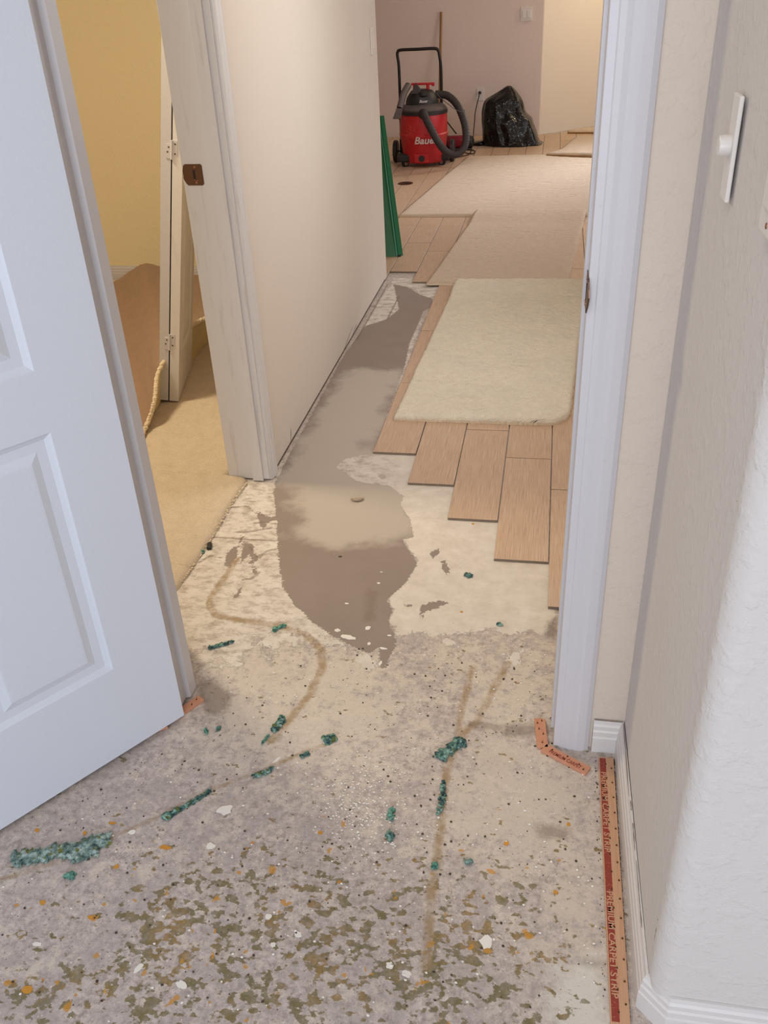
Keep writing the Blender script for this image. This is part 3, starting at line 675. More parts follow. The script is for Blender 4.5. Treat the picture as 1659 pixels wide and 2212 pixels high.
# ------------------------------------------------------------ carpets
def patch(name, rows, z0, th, mat, parent=None, nx=60, amp=.002, wav=.004, fr=3., jit=.003, seed=1, tuft=.0, zfun=None):
    """rows: list of ((xl,yl),(xr,yr)) front to back, densely interpolated by caller"""
    ny = len(rows); XLr = np.array([r[0] for r in rows]); XR = np.array([r[1] for r in rows])
    s = np.linspace(0, 1, nx); s = s
    P = XLr[:, None, :]*(1-s)[None, :, None]+XR[:, None, :]*s[None, :, None]
    X, Y = P[..., 0].copy(), P[..., 1].copy()
    jr = np.random.default_rng(seed)
    j1 = (jr.random(ny)-.5)*jit; X[:, 0] += j1; X[:, -1] += (jr.random(ny)-.5)*jit; Y[0, :] += (jr.random(nx)-.5)*jit; Y[-1, :] += (jr.random(nx)-.5)*jit
    dl = np.hypot(X-X[:, :1], Y-Y[:, :1]); dr = np.hypot(X-X[:, -1:], Y-Y[:, -1:]); df = np.abs(Y-Y[:1, :]); db = np.abs(Y-Y[-1:, :])
    e = np.minimum(np.minimum(dl, dr), np.minimum(df, db)); rr = th*.8
    drop = rr-np.sqrt(np.maximum(0, rr**2-np.maximum(0, rr-e)**2))
    Z = z0+th-drop*.9+amp*(vnoise(X*150, Y*150, seed)-.5)+amp*.8*(vnoise(X*60, Y*60, seed+3)-.5)+wav*(vnoise(X*fr+5, Y*fr+5, seed+1))
    if zfun is not None: Z = Z+zfun(X, Y)
    idx = np.arange(nx*ny).reshape(ny, nx); f = np.stack([idx[:-1, :-1], idx[:-1, 1:], idx[1:, 1:], idx[1:, :-1]], -1).reshape(-1, 4).tolist()
    V = np.stack([X, Y, Z], -1).reshape(-1, 3).tolist()
    ring = list(idx[0, :])+list(idx[1:, -1])+list(idx[-1, -2::-1])+list(idx[-2:0:-1, 0]); nb = len(V); k = len(ring)
    zb = z0 if zfun is None else None
    for i in ring: V.append((V[i][0], V[i][1], z0 if zfun is None else V[i][2]-th*.8))
    me = bpy.data.meshes.new(name)
    f += [(int(ring[(i+1) % k]), int(ring[i]), nb+i, nb+(i+1) % k) for i in range(k)]
    me.from_pydata(V, [], f); me.update()
    o = link(name, me, [mat, M['yarn']], parent, True)
    mi = np.zeros(len(f), int); mi[-k:] = 1; me.polygons.foreach_set('material_index', mi); return o
def lerp_rows(ctrl, step):
    out = []
    for i in range(len(ctrl)-1):
        a, b_ = ctrl[i], ctrl[i+1]; L = max(abs(b_[0][1]-a[0][1]), abs(b_[1][1]-a[1][1]), abs(b_[0][0]-a[0][0]), 1e-6); n_ = max(1, int(L/step))
        for k in range(n_):
            t = k/n_; out.append((((1-t)*a[0][0]+t*b_[0][0], (1-t)*a[0][1]+t*b_[0][1]), ((1-t)*a[1][0]+t*b_[1][0], (1-t)*a[1][1]+t*b_[1][1])))
    return out+[ctrl[-1]]
zc = .009
A_ = G(850, 903, .02); B_ = G(1190, 915, .02); T_ = G(985, 613, .02)
# near runner: rounded near right corner
r_ = .105; xr = .108; y0 = (A_[1]+B_[1])/2
ctrl = [((A_[0]+.006, A_[1]), (xr-r_, B_[1]))]
for k in range(1, 9):
    a = k/8*math.pi/2; ctrl.append(((A_[0]+(T_[0]-A_[0])*k*.006, A_[1]+r_*(1-math.cos(a))), (xr-r_+r_*math.sin(a), B_[1]+r_*(1-math.cos(a)))))
ctrl.append(((T_[0], T_[1]), (.20, T_[1]+.02)))
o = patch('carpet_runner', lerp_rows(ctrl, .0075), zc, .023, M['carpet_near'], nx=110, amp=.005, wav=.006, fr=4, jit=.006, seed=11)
# the runner's back end rests on the long strip behind
me = o.data; co = np.zeros(len(me.vertices)*3); me.vertices.foreach_get('co', co); co = co.reshape(-1, 3)
lift = np.clip((co[:, 1]-(T_[1]-.28))/.20, 0, 1); lift = lift*lift*(3-2*lift)*.0165; co[:, 2] += lift; me.vertices.foreach_set('co', co.ravel()); me.update()
tag(o, 'beige carpet piece with rounded corner lying nearest on the wood-look tiles', 'carpet piece', 'loose carpet pieces on the tiles')
# long L-shaped sheet
def GG(px, py, z=.02): return G(px, py, z)
p1 = GG(921, 612); p1r = (GG(1225, 603)[0], p1[1]); p2 = GG(1020, 466); p2r = (GG(1262, 480)[0], p2[1])
p3 = GG(858, 466); p4 = GG(1010, 337); 
ctrl = [(p1, p1r), (p2, p2r)]; rows = lerp_rows(ctrl, .016)
q1 = (p3[0], p3[1]); rows2 = lerp_rows([(q1, (1.6, p2[1]+.002)), (p4, (1.6, p4[1]))], .02)
dim = lambda X, Y: -.005*np.exp(-(((vnoise(X*9, Y*6, 5)-.08)/.07)**2))
o1 = patch('carpet_sheet', rows2, zc, .013, M['carpet_far'], nx=120, amp=.003, wav=.006, fr=3, jit=.006, seed=21)
tag(o1, 'large beige carpet sheet spread across the far room floor', 'carpet piece', 'loose carpet pieces on the tiles')
o2 = patch('carpet_strip', lerp_rows([(p1, p1r), ((p2[0]+.02, p2[1]+.10), (p2r[0]+.02, p2[1]+.10))], .012), zc, .013, M['carpet_far'], nx=70, amp=.003, wav=.008, fr=4, jit=.006, seed=22)
me = o2.data; co = np.zeros(len(me.vertices)*3); me.vertices.foreach_get('co', co); co = co.reshape(-1, 3)
lift = np.clip((co[:, 1]-(p2[1]-.25))/.24, 0, 1); lift = lift*lift*(3-2*lift)*.017
lift = np.minimum(lift, np.maximum(0, .0205)); co[:, 2] += lift; me.vertices.foreach_set('co', co.ravel()); me.update()
tag(o2, 'beige carpet strip between the nearest piece and the large sheet', 'carpet piece', 'loose carpet pieces on the tiles')
# far right pieces with raised edges
e1 = GG(1180, 334, .03); e2 = GG(1285, 341, .03); bk1 = GG(1245, 298, .02)
ctrl = [(e1, (1.3, e2[1]-.02)), ((e1[0]+.12, e1[1]+.2), (1.35, e1[1]+.2)), (bk1, (1.4, bk1[1]))]
o3 = patch('carpet_offcut', lerp_rows(ctrl, .03), .030, .014, M['carpet_far'], nx=50, wav=.01, fr=2, seed=31)
tag(o3, 'beige carpet offcut with dark curled front edge, overlapping the large sheet', 'carpet piece', 'loose carpet pieces on the tiles')
e1b = GG(1226, 286, .02); ctrl = [((e1b[0], e1b[1]), (.95, e1b[1]-.12)), ((e1b[0]+.22, e1b[1]+.22), (1.1, e1b[1]+.25))]
o4 = patch('carpet_offcut', lerp_rows(ctrl, .03), .010, .02, M['carpet_far'], nx=40, wav=.02, fr=2, seed=32)
tag(o4, 'farthest carpet offcut, pushed up against the pale angled wall', 'carpet piece', 'loose carpet pieces on the tiles')
for ob, pts_, r_w in ((o3, [(e1[0]+(e2[0]-e1[0])*k/6*1.6, e1[1]+(e2[1]-e1[1])*min(1, k/6*1.3)-.004, .031-.008*math.exp(-k)) for k in range(7)], .009),):
    MB().tube(spline(pts_, 4), r_w, 8).build('edge_binding', M['broom'], ob, smooth=True)
MB().tube([(e1b[0]+k*.1, e1b[1]-.012*k-.004, .016) for k in range(8)], .009, 8).build('edge_binding', M['broom'], o4, smooth=True)

# bedroom carpet
a1 = G(536, 1040, .01); a2 = G(390, 1257, .01)
ed = [G(*p, .01) for p in ((393, 1252), (420, 1212), (448, 1172), (470, 1135), (495, 1092), (515, 1062), (532, 1040))]
ctrl = [((-4.45, 1.52), (-1.045, 1.52)), ((-4.45, 1.66), (-1.045, 1.66)), ((-4.45, 1.68), (-.99, 1.68))]+[((-4.45, e[1]), e) for e in ed]+[((-4.45, 2.494), (-.972, 2.494)), ((-4.45, 2.498), (-1.045, 2.500)), ((-4.45, 4.74), (-1.045, 4.74))]
rows = []
xsr = lerp_rows(ctrl, .02)
o = patch('bedroom_carpet', xsr, .0, .012, M['carpet_room'], nx=220, amp=.003, wav=.006, fr=3, jit=.006, seed=41)
tag(o, 'beige wall-to-wall carpet in the bedroom behind the left doorway', 'carpet')
# frayed yarn edge
b = MB()
for k in range(len(ed)-1):
    for j in range(16):
        t_ = (j+random.random())/16; x = ed[k][0]*(1-t_)+ed[k+1][0]*t_+.002; y = ed[k][1]*(1-t_)+ed[k+1][1]*t_; s_ = random.uniform(.0018, .0038)
        v, f = ICO0; b.add(v*np.array([s_, s_*random.uniform(.8, 1.8), s_])+np.array([x, y, s_*.9+random.uniform(0, .006)]), f)
b.build('frayed_edge', M['yarn'], o, kind='stuff')
# folded carpet flap
def flap_curve(pts): return [Vector(p) for p in pts]
def Pz(px, py, z): g = G(px, py, z); return (g[0], g[1], z)
fe = spline([(-2.2, 2.30, .10), Pz(250, 1040, .012), Pz(311, 930, .03), Pz(333, 870, .10), Pz(342, 805, .17), Pz(378, 745, .21), Pz(411, 706, .20), Pz(445, 687, .17), Pz(500, 660, .10)], 12)
bk = spline([(-2.80, 4.0, .02), (-2.52, 4.30, .05), Pz(246, 608, .10), Pz(280, 586, .14), Pz(312, 569, .18), Pz(340, 574, .16), Pz(385, 590, .11), Pz(425, 594, .09), (-1.2, 4.70, .08)], 12)
nv = len(fe); V = []; nu = 60
nz = np.random.default_rng(3)
for i in range(nu+1):
    t_ = i/nu
    for j in range(nv):
        a, c_ = fe[j], bk[j]; p = a.lerp(c_, t_); sag = -.04*math.sin(math.pi*t_); 
        curl = .018*math.exp(-t_*14); V.append((p.x, p.y, max(.02, p.z+sag-.0*curl)+(nz.random()-.5)*.004))
f = [(i*nv+j, i*nv+j+1, (i+1)*nv+j+1, (i+1)*nv+j) for i in range(nu) for j in range(nv-1)]
t = empty('carpet_flap', (-1.8, 3.6, 0))
me = bpy.data.meshes.new('carpet_sheet'); me.from_pydata(V, [], f); me.update(); o = link('carpet_pile', me, M['carpet_fold_shade'], t, True)
# folded-under backing: from the raised edge down to the floor behind it
W2 = []; nb_ = 10
for i in range(nb_+1):
    t_ = i/nb_
    for j in range(nv):
        a = fe[j]; inw = (bk[j]-fe[j]); inw.z = 0; inw = inw.normalized()
        W2.append((a.x+inw.x*(.02+.10*t_), a.y+inw.y*(.02+.10*t_), max(.016, (a.z-.008)*(1-t_)**.8+.016*t_)))
f = [(i*nv+j, (i+1)*nv+j, (i+1)*nv+j+1, i*nv+j+1) for i in range(nb_) for j in range(nv-1)]
me = bpy.data.meshes.new('backing'); me.from_pydata(W2, [], f); me.update(); link('carpet_backing', me, M['carpet_back'], t, True)
b = MB()
for j in range(nv-1):
    for k in range(5):
        p = fe[j].lerp(fe[j+1], (k+random.random())/5); s_ = random.uniform(.006, .010); v, ff = ICO0
        b.add(v*np.array([s_, s_*1.3, s_])+np.array([p.x, p.y, p.z+random.uniform(-.004, .004)]), ff)
b.build('frayed_edge', M['yarn'], t, kind='stuff')
tag(t, 'brown-shaded carpet flap folded up from the bedroom floor behind the white closet door', 'carpet flap')

# ------------------------------------------------------------ tack strips
n = NT('tack_strip_wood'); gs = n.noise(1, 4, .6, vec=n.scale(n.pos, (300, 12, 60)))
n.set(Base_Color=n.mix(gs, lin((184, 136, 104)), lin((214, 172, 136))), Roughness=.7).bump(gs, .0006); M['strip'] = n.m
n = NT('pink_strip_wood'); gs = n.noise(1, 4, .6, vec=n.scale(n.pos, (60, 60, 60)))
n.set(Base_Color=n.mix(gs, lin((188, 126, 98)), lin((214, 156, 124))), Roughness=.7).bump(gs, .0006); M['strip_pink'] = n.m
n = NT('red_ink'); sc_ = n.rng(n.noise(260, 4, .7), .56, .64)
n.set(Base_Color=n.mix(n.ma('MULTIPLY', sc_, .6), lin((146, 56, 44)), lin((200, 130, 98))), Roughness=.7); M['ink'] = n.m
M['nail'] = simple('rusty_nail', (96, 66, 46), .5, .6)
def text_mesh(s, size, bold=0., shear=0., space=1.):
    cu = bpy.data.curves.new('t', 'FONT'); cu.body = s; cu.size = size; cu.offset = bold; cu.shear = shear; cu.space_character = space; cu.align_x = 'CENTER'; cu.align_y = 'CENTER'
    cu.resolution_u = 3; o = bpy.data.objects.new('t', cu); COL.objects.link(o); bpy.context.view_layer.update()
    dg = bpy.context.evaluated_depsgraph_get(); me = bpy.data.meshes.new_from_object(o.evaluated_get(dg)); bpy.data.objects.remove(o); return me
def tack(name, c, ang, L, Wd, mat, nails, label, band=None, txt=None, txtmat=None, ntx=1, th=.0065):
    t = empty(name, (c[0], c[1], 0)); t.rotation_euler = (0, 0, ang)
    # local: x along length, y across
    b = MB(); n_ = 14; v = []
    jr = [random.uniform(-.0015, .0015) for _ in range(8)]
    b.box(-L/2, L/2, -Wd/2, Wd/2, .0, th); o = b.build('wood_strip', mat, bevel=.001); o.parent = t
    if band:
        o2 = MB().box(-L/2+.004, L/2-.004, band[0], band[1], th-.0002, th+.0002).build('red_print_band', M['ink']); o2.parent = t
    if txt:
        for k in range(ntx):
            me = text_mesh(txt, abs(band[1]-band[0])*1.25 if band else Wd*.55, .0002); me.materials.clear(); me.materials.append(txtmat)
            q_ = bpy.data.objects.new('lettering', me); COL.objects.link(q_); q_.parent = t
            w_ = max(v.co.x for v in me.vertices)-min(v.co.x for v in me.vertices); want = L/ntx*.70
            sx_ = want/max(w_, 1e-4); yc = sum(band)/2 if band else -Wd*.12
            q_.scale = (sx_, 1, 1); q_.location = (-L/2+L*(k+.5)/ntx, yc, th+.0004)
    nm = None
    for x, y in nails:
        if nm is None:
            nb = MB().lathe([(.0019, 0), (.0019, .001), (.0008, .0016), (.0002, .006)], (0, 0, 0), 8); q_ = nb.build('nail', M['nail']); nm = q_.data
        else: q_ = bpy.data.objects.new('nail', nm); COL.objects.link(q_)
        q_.parent = t; q_.location = (x, y, th-.0003); q_.rotation_euler = (random.uniform(-.2, .2), .4, 0)
    tag(t, label, 'tack strip'); return t
Ls = .565
nl = []
for k in range(15): nl.append((-Ls/2+.02+k*.0375, -.004+.002*random.random()));
for k in range(14): nl.append((-Ls/2+.03+k*.0385, .0105-.002*random.random()))
# local x points to -Y (ang -90): y+ -> +X
tack('tack_strip', (.1725, 1.10), -math.pi/2+.002, Ls, .031, M['strip'], [(x, y+.001) for x, y in nl],
     'long wooden tack strip with red printed band beside the right baseboard', band=(-.0135, -.001), txt='PREMIUM CARPET STRIP', txtmat=M['strip'], ntx=2)
tack('tack_strip', (.088, 1.3675), -.53, .108, .024, M['strip_pink'], [(-.035, .004), (.0, .007), (.03, .003), (.044, -.004)],
     'short slanted tack strip with red lettering at the foot of the right door casing', txt='PREMIUM CARPET', txtmat=M['ink'], band=None)
tack('tack_strip', (.0355, 1.437), math.pi/2+.10, .086, .024, M['strip_pink'], [(-.03, .0), (-.005, -.004), (.01, .004), (.028, .006), (.035, -.004)],
     'small plain tack strip standing off the right door jamb')
tack('tack_strip', (-.7775, 1.413), 1.02, .085, .022, M['strip_pink'], [(-.03, .0), (-.01, .004), (.012, -.003), (.03, .002)],
     'small pinkish tack strip poking out by the hinge corner of the white door')
tack('tack_strip', (-.842, 1.334), .52, .09, .022, M['strip_pink'], [(-.03, .0), (0, .004), (.02, -.003), (.035, .002)],
     'splintered tack strip mostly hidden under the white door')

# ------------------------------------------------------------ foam crumbs, chips, grit
n = NT('teal_foam'); a = n.noise(90, 2, .6); c_ = n.mix(n.rng(a, .38, .5), lin((44, 70, 72)), lin((86, 124, 116)))
c_ = n.mix(n.rng(a, .52, .62), c_, lin((140, 172, 158))); c_ = n.mix(n.rng(n.noise(60, 2, .5, off=4), .6, .66), c_, lin((96, 104, 52)))
n.set(Base_Color=c_, Roughness=.9).bump(n.noise(500, 2), .001); M['foam'] = n.m
n = NT('green_foam'); a = n.noise(120, 2, .6); n.set(Base_Color=n.mix(n.rng(a, .4, .6), lin((56, 104, 92)), lin((116, 166, 146))), Roughness=.9); M['foam_green'] = n.m
n = NT('pale_teal_foam'); a = n.noise(80, 3, .6); c_ = n.mix(n.rng(a, .35, .5), lin((62, 86, 84)), lin((120, 144, 136)))
c_ = n.mix(n.rng(a, .5, .62), c_, lin((168, 186, 180))); c_ = n.mix(n.rng(n.noise(70, 2, .5, off=4), .58, .64), c_, lin((112, 116, 60)))
n.set(Base_Color=c_, Roughness=.9).bump(n.noise(400, 2), .001); M['foam_pale'] = n.m
def cluster(name, path, wd, cnt, smin, smax, mat, label, hgt=.006, cat='foam scrap', group='torn carpet pad scraps on the concrete'):
    pp = [Vector((*G(*p), 0)) for p in path]; b = MB()
    if len(pp) == 1: pp.append(pp[0]+Vector((.0005, .0005, 0)))
    seg = [(pp[i+1]-pp[i]).length for i in range(len(pp)-1)]; tot = sum(seg)
    for _ in range(cnt):
        t_ = random.random()*tot; i = 0
        while i < len(seg)-1 and t_ > seg[i]: t_ -= seg[i]; i += 1
        d = (pp[i+1]-pp[i]).normalized(); p = pp[i]+d*t_; nrm = Vector((-d.y, d.x, 0)); off = random.gauss(0, .42); off = max(-1, min(1, off))
        s_ = random.uniform(smin, smax); p = p+nrm*off*wd
        v, f = ICO0; vv = v*(1+1.0*(rng.random(v.shape)-.5)); vv = vv*np.array([s_*random.uniform(.6, 1.5), s_*random.uniform(.5, 1.1), s_*random.uniform(.3, .6)])
        a = random.uniform(0, 6.28); ca, sa = math.cos(a), math.sin(a); vv = np.stack([vv[:, 0]*ca-vv[:, 1]*sa, vv[:, 0]*sa+vv[:, 1]*ca, vv[:, 2]], -1)
        b.add(vv+np.array([p.x, p.y, s_*.3+random.random()*hgt*(1-abs(off))]), f)
    o = b.build(name, mat); tag(o, label, cat, group); return o
cluster('foam_scrap', [(30,1857),(90,1848),(160,1838),(235,1812)], .017, 420, .004, .009, M['foam_pale'], 'largest heap of shredded blue-green carpet pad at the left edge, below the white door')
cluster('foam_scrap', [(150,1852),(210,1838)], .014, 130, .004, .008, M['foam_pale'], 'lower clump of blue-green pad hanging off the right end of the largest heap')
cluster('foam_scrap', [(352,1770),(385,1752)], .008, 70, .003, .007, M['foam'], 'dark teal pad clump at the near end of the long streak under the white door')
cluster('foam_scrap', [(385,1752),(455,1710)], .005, 90, .002, .005, M['foam'], 'thin line of dark green pad crumbs trailing from the dark teal clump')
cluster('foam_scrap', [(545,1680),(590,1663)], .006, 55, .002, .005, M['foam'], 'grey-green pad crumbs in the middle of the diagonal glue line')
cluster('foam_scrap', [(650,1636),(668,1628)], .006, 30, .002, .005, M['foam'], 'tiny teal pad tuft just left of the round green one on the diagonal line')
cluster('foam_scrap', [(700,1602),(722,1594)], .011, 90, .003, .006, M['foam'], 'round green pad clump at the upper end of the diagonal glue line')
cluster('foam_scrap', [(590,1580),(612,1552)], .009, 80, .003, .006, M['foam'], 'blue-teal pad clump where the curved glue bead ends')
cluster('foam_scrap', [(565,1610),(580,1590)], .003, 20, .002, .004, M['foam_green'], 'small green pad shred just below the blue-teal clump')
cluster('foam_scrap', [(452,1402),(503,1388)], .006, 80, .003, .005, M['foam'], 'long flat dark green pad sliver right of the white door edge')
cluster('foam_scrap', [(590,1362),(617,1352)], .007, 60, .003, .005, M['foam_green'], 'bright green pad tuft on the curved glue bead beside the smooth patch')
cluster('foam_scrap', [(445,1582)], .007, 12, .003, .006, M['foam_green'], 'single mint green pad chip near the corner of the white door')
cluster('foam_scrap', [(467,1576),(476,1574)], .006, 16, .002, .005, M['foam'], 'grey-green pad crumb just right of the mint chip')
cluster('foam_scrap', [(950,1640),(970,1620),(1000,1602)], .014, 150, .003, .007, M['foam'], 'blue-green pad clump at the top of the right glue line')
cluster('foam_scrap', [(958,1690),(955,1730),(950,1760)], .007, 80, .002, .005, M['foam'], 'grey-teal pad crumbs strung along the right glue line')
cluster('foam_scrap', [(843,1750),(843,1772)], .007, 30, .003, .006, M['foam_green'], 'pale mint pad fleck left of the right glue line')
cluster('foam_scrap', [(838,1808),(848,1806)], .009, 45, .003, .006, M['foam'], 'dark green pad crumb just below the pale mint fleck')
cluster('foam_scrap', [(939,1868),(942,1876)], .006, 24, .003, .005, M['foam_green'], 'small turquoise pad bead low on the right glue line')
cluster('foam_scrap', [(1005,1866),(1020,1862)], .007, 26, .003, .005, M['foam_pale'], 'pale blue pad wisp to the right of the turquoise bead')
cluster('foam_scrap', [(1006,1242),(1018,1246)], .009, 45, .003, .006, M['foam'], 'green pad tuft on the white thinset in front of the tiles')
cluster('foam_scrap', [(1076,1348),(1082,1352)], .006, 24, .002, .005, M['foam'], 'small blue-green pad tuft at the near edge of the thinset')
cluster('foam_scrap', [(425,1205),(438,1192)], .007, 45, .003, .006, M['foam_green'], 'green pad tuft stuck to the frayed bedroom carpet edge')
cluster('foam_scrap', [(392,1256),(422,1212)], .004, 70, .002, .004, M['foam'], 'dark green pad crumbs lining the bedroom carpet edge by the white door')
cluster('foam_scrap', [(150,1888),(156,1900)], .009, 30, .003, .006, M['foam_green'], 'faint mint pad smear under the largest heap')
M['chip'] = simple('plaster_chip', (236, 230, 220), .8); M['chip_orange'] = simple('orange_glue', (204, 142, 46), .6, var=.15); M['pebble'] = simple('dark_grit', (74, 60, 48), .8)
M['ridge'] = simple('compound_ridge', (176, 156, 134), .7)
def chip(name, px, py, rx, ry, mat, label, cat='chip', h=.0012, ang=0., seed=0, group=None):
    x, y = G(px, py); r = random.Random(seed); n_ = 14; pl_ = []
    for k in range(n_):
        a = 2*math.pi*k/n_; q_ = r.uniform(.72, 1.15); u, v_ = rx*q_*math.cos(a), ry*q_*math.sin(a); pl_.append((x+u*math.cos(ang)-v_*math.sin(ang), y+u*math.sin(ang)+v_*math.cos(ang)))
    o = MB().prism(pl_, 0, h).build(name, mat); tag(o, label, cat, group); return o
g_c = 'white plaster chips on the concrete'
chip('plaster_chip', 486, 1750, .017, .012, M['chip'], 'largest white plaster chip, oval, right of the dark teal pad streak', seed=1, ang=.4, group=g_c)
chip('plaster_chip', 455, 1828, .009, .008, M['chip'], 'ragged white chip below the large oval one', seed=2, group=g_c)
chip('plaster_chip', 1050, 2034, .012, .013, M['chip'], 'round white chip among the olive glue spots at the right', seed=3, group=g_c)
chip('plaster_chip', 300, 2092, .005, .012, M['chip'], 'narrow upright white chip at the lower left', seed=4, ang=-.5, group=g_c)
chip('plaster_chip', 392, 2128, .011, .006, M['chip'], 'jagged white chip near the bottom left of the floor', seed=5, ang=-.4, group=g_c)
chip('plaster_chip', 580, 1980, .006, .006, M['chip'], 'small round white chip, uppermost of the trio in the olive spots', seed=6, group=g_c)
chip('plaster_chip', 644, 2019, .007, .006, M['chip'], 'white chip, rightmost of the trio in the olive spots', seed=7, group=g_c)
chip('plaster_chip', 590, 2041, .005, .005, M['chip'], 'white chip, lowest of the trio in the olive spots', seed=8, group=g_c)
chip('plaster_chip', 842, 2086, .007, .007, M['chip'], 'white chip near the foot of the right glue line', seed=9, group=g_c)
chip('plaster_chip', 878, 2104, .009, .006, M['chip'], 'ragged white chip just right of the lowest round one', seed=10, group=g_c)
chip('plaster_chip', 80, 2040, .009, .004, M['chip'], 'flat white chip at the far left of the floor', seed=11, group=g_c)
chip('plaster_chip', 1195, 1586, .006, .006, M['chip'], 'small cream chip between the two door jambs near the short tack strip', seed=12, group=g_c) if False else None
chip('plaster_chip', 285, 1798, .008, .006, M['chip'], 'grey-white chip at the right end of the largest pad heap', seed=13, group=g_c)
chip('plaster_chip', 598, 1642, .013, .003, M['chip'], 'long white sliver across the diagonal glue line', seed=14, ang=1.0, group=g_c)
g_s = 'white splashes on the smooth grey patch'
for k, (px, py, a_, b_, lb) in enumerate([(729,1362,.008,.007,'round white splash at the near left of the smooth patch'),(751,1377,.024,.008,'widest white splash near the foot of the smooth patch'),
    (795,1357,.007,.008,'squarish white splash above the middle of the patch foot'),(797,1391,.005,.006,'small round splash just below the squarish one'),(828,1401,.010,.004,'flat white splash at the top of the pointed tail'),
    (822,1433,.004,.009,'upright white splash on the pointed tail of the patch'),(818,1260,.005,.004,'small oval splash on the dark upper part of the patch'),(749,1304,.006,.003,'thin white tick in the centre of the dark patch area'),
    (841,1373,.006,.003,'small white splash by the right edge of the patch foot'),(824,1236,.004,.002,'tiny white sliver highest on the dark patch area')]):
    chip('plaster_splash', px, py, a_, b_, M['chip'], lb, 'splash', seed=70+k, group=g_s, ang=-.1)
g_o = 'orange glue flakes on the concrete'
for k, (px, py, a_, b_, lb) in enumerate([(357,1831,.013,.005,'wide orange glue flake right of the largest pad heap'),(692,1799,.005,.004,'lone orange flake on bare concrete in the middle of the floor'),
    (80,1794,.005,.005,'orange flake just above the largest pad heap at left'),(183,1800,.004,.005,'orange flake touching the top of the pad heap'),(242,1778,.010,.003,'thin orange flake above the glue line near the door'),
    (252,1872,.005,.006,'orange flake below the right end of the pad heap'),(92,1950,.006,.005,'orange flake at the lower left under the thin dark line'),(195,1982,.006,.004,'bright orange flake at the left among faint spots'),
    (1094,1822,.005,.006,'orange flake on the pale concrete left of the long tack strip'),(1228,1781,.004,.004,'tiny orange flake close to the long tack strip'),(1200,1928,.005,.004,'orange flake at the edge of the olive spots'),
    (60,2138,.010,.007,'ochre glue flake at the bottom left corner'),(1022,1132,.004,.004,'tiny orange flake in front of the stepped tiles'),(997,1322,.004,.003,'tiny orange flake on the white thinset')]):
    chip('glue_flake', px, py, a_, b_, M['chip_orange'], lb, 'glue flake', seed=40+k, group=g_o)
# grit, uncountable
b = MB(); b2 = MB()
polys = gp([(0,2210),(0,1850),(420,1570),(600,1400),(860,1400),(1190,1400),(1210,1620),(1290,1680),(1310,2200)])
xs_ = [p[0] for p in polys]; ys_ = [p[1] for p in polys]; k = 0
while k < 900:
    x, y = random.uniform(min(xs_), max(xs_)), random.uniform(min(ys_), max(ys_))
    if sdf(np.array([x]), np.array([y]), polys)[0] < 0: continue
    k += 1; s_ = random.choice((.0008, .0010, .0013, .0018, .0024)); v, f = ICO0
    (b if k % 2 else b2).add(v*(1+.5*(rng.random(v.shape)-.5))*np.array([s_*1.2, s_, s_*.6])+np.array([x, y, s_*.5]), f)
for _ in range(420):
    c_ = random.gauss(0, 1); x, y = G(790+55*random.gauss(0, 1), 1740+60*random.gauss(0, 1)); s_ = random.choice((.0010, .0014, .002)); v, f = ICO0
    b2.add(v*np.array([s_*1.3, s_, s_*.6])+np.array([x, y, s_*.5]), f)
for _ in range(240):   # dark bits by the right baseboard
    x = random.uniform(.186, .1995) if random.random() < .8 else random.uniform(.148, .156); y = random.uniform(.83, 1.385); s_ = random.choice((.0012, .0018, .0028)); v, f = ICO0
    if x < .157: x = random.uniform(.146, .1535); s_ *= .6
    x = min(x, .190-s_); b.add(v*(1+.4*(rng.random(v.shape)-.5))*np.array([s_, s_*1.3, s_*.6])+np.array([x, y, s_*.5]), f)
tag(b.build('dark_grit', M['pebble']), 'dark crumbs and grit scattered over the concrete floor', 'grit', kind='stuff')
tag(b2.build('pale_grit', M['chip']), 'pale plaster crumbs sprinkled over the concrete floor', 'grit', kind='stuff')
# dried blob on the smooth patch, black plug by the carpet edge, cork chips
x, y = G(772, 1081); pts = spline([(x-.022, y+.004, .003), (x-.008, y-.006, .007), (x+.010, y-.002, .007), (x+.020, y+.010, .003)], 5)
o = MB().tube(pts, [.0015+.0045*math.sin(math.pi*i/(len(pts)-1)) for i in range(len(pts))], 8).build('dried_compound', M['ridge'], smooth=True); tag(o, 'small curled ridge of dried compound on the smooth grey patch', 'debris')
x, y = G(453, 1182); o = MB().prism([(-.007,-.016),(.007,-.016),(.008,.006),(.002,.016),(-.006,.012)], 0, .011).xf(Matrix.Translation((x, y, 0)) @ Matrix.Rotation(.25, 4, 'Z')).build('rubber_plug', M['black_plastic'], bevel=.002)
tag(o, 'small black rubber plug beside the frayed bedroom carpet edge', 'plug')
x, y = G(735, 1203); o = MB().prism([(-.005,-.002),(.005,.0),(.004,.003),(-.004,.002)], 0, .002).xf(Matrix.Translation((x, y, 0))).build('wood_splinter', M['pebble']); tag(o, 'tiny dark splinter in the middle of the smooth grey patch', 'debris')
x, y = G(876, 399); t = empty('floor_outlet_cover', (x, y, .009))
o = MB().lathe([(.062, .0), (.062, .003), (.056, .005), (.045, .0035), (0, .0035)], (0, 0, 0), 36).build('cover_ring', M['bronze'], smooth=True, auto=30); o.parent = t
o = MB().lathe([(.018, .0035), (.018, .006), (0, .0065)], (.012, .01, 0), 20).build('cap', M['bronze_dark'], smooth=True); o.parent = t
tag(t, 'round brown floor cover set in the tiles in front of the red vacuum', 'floor cover')

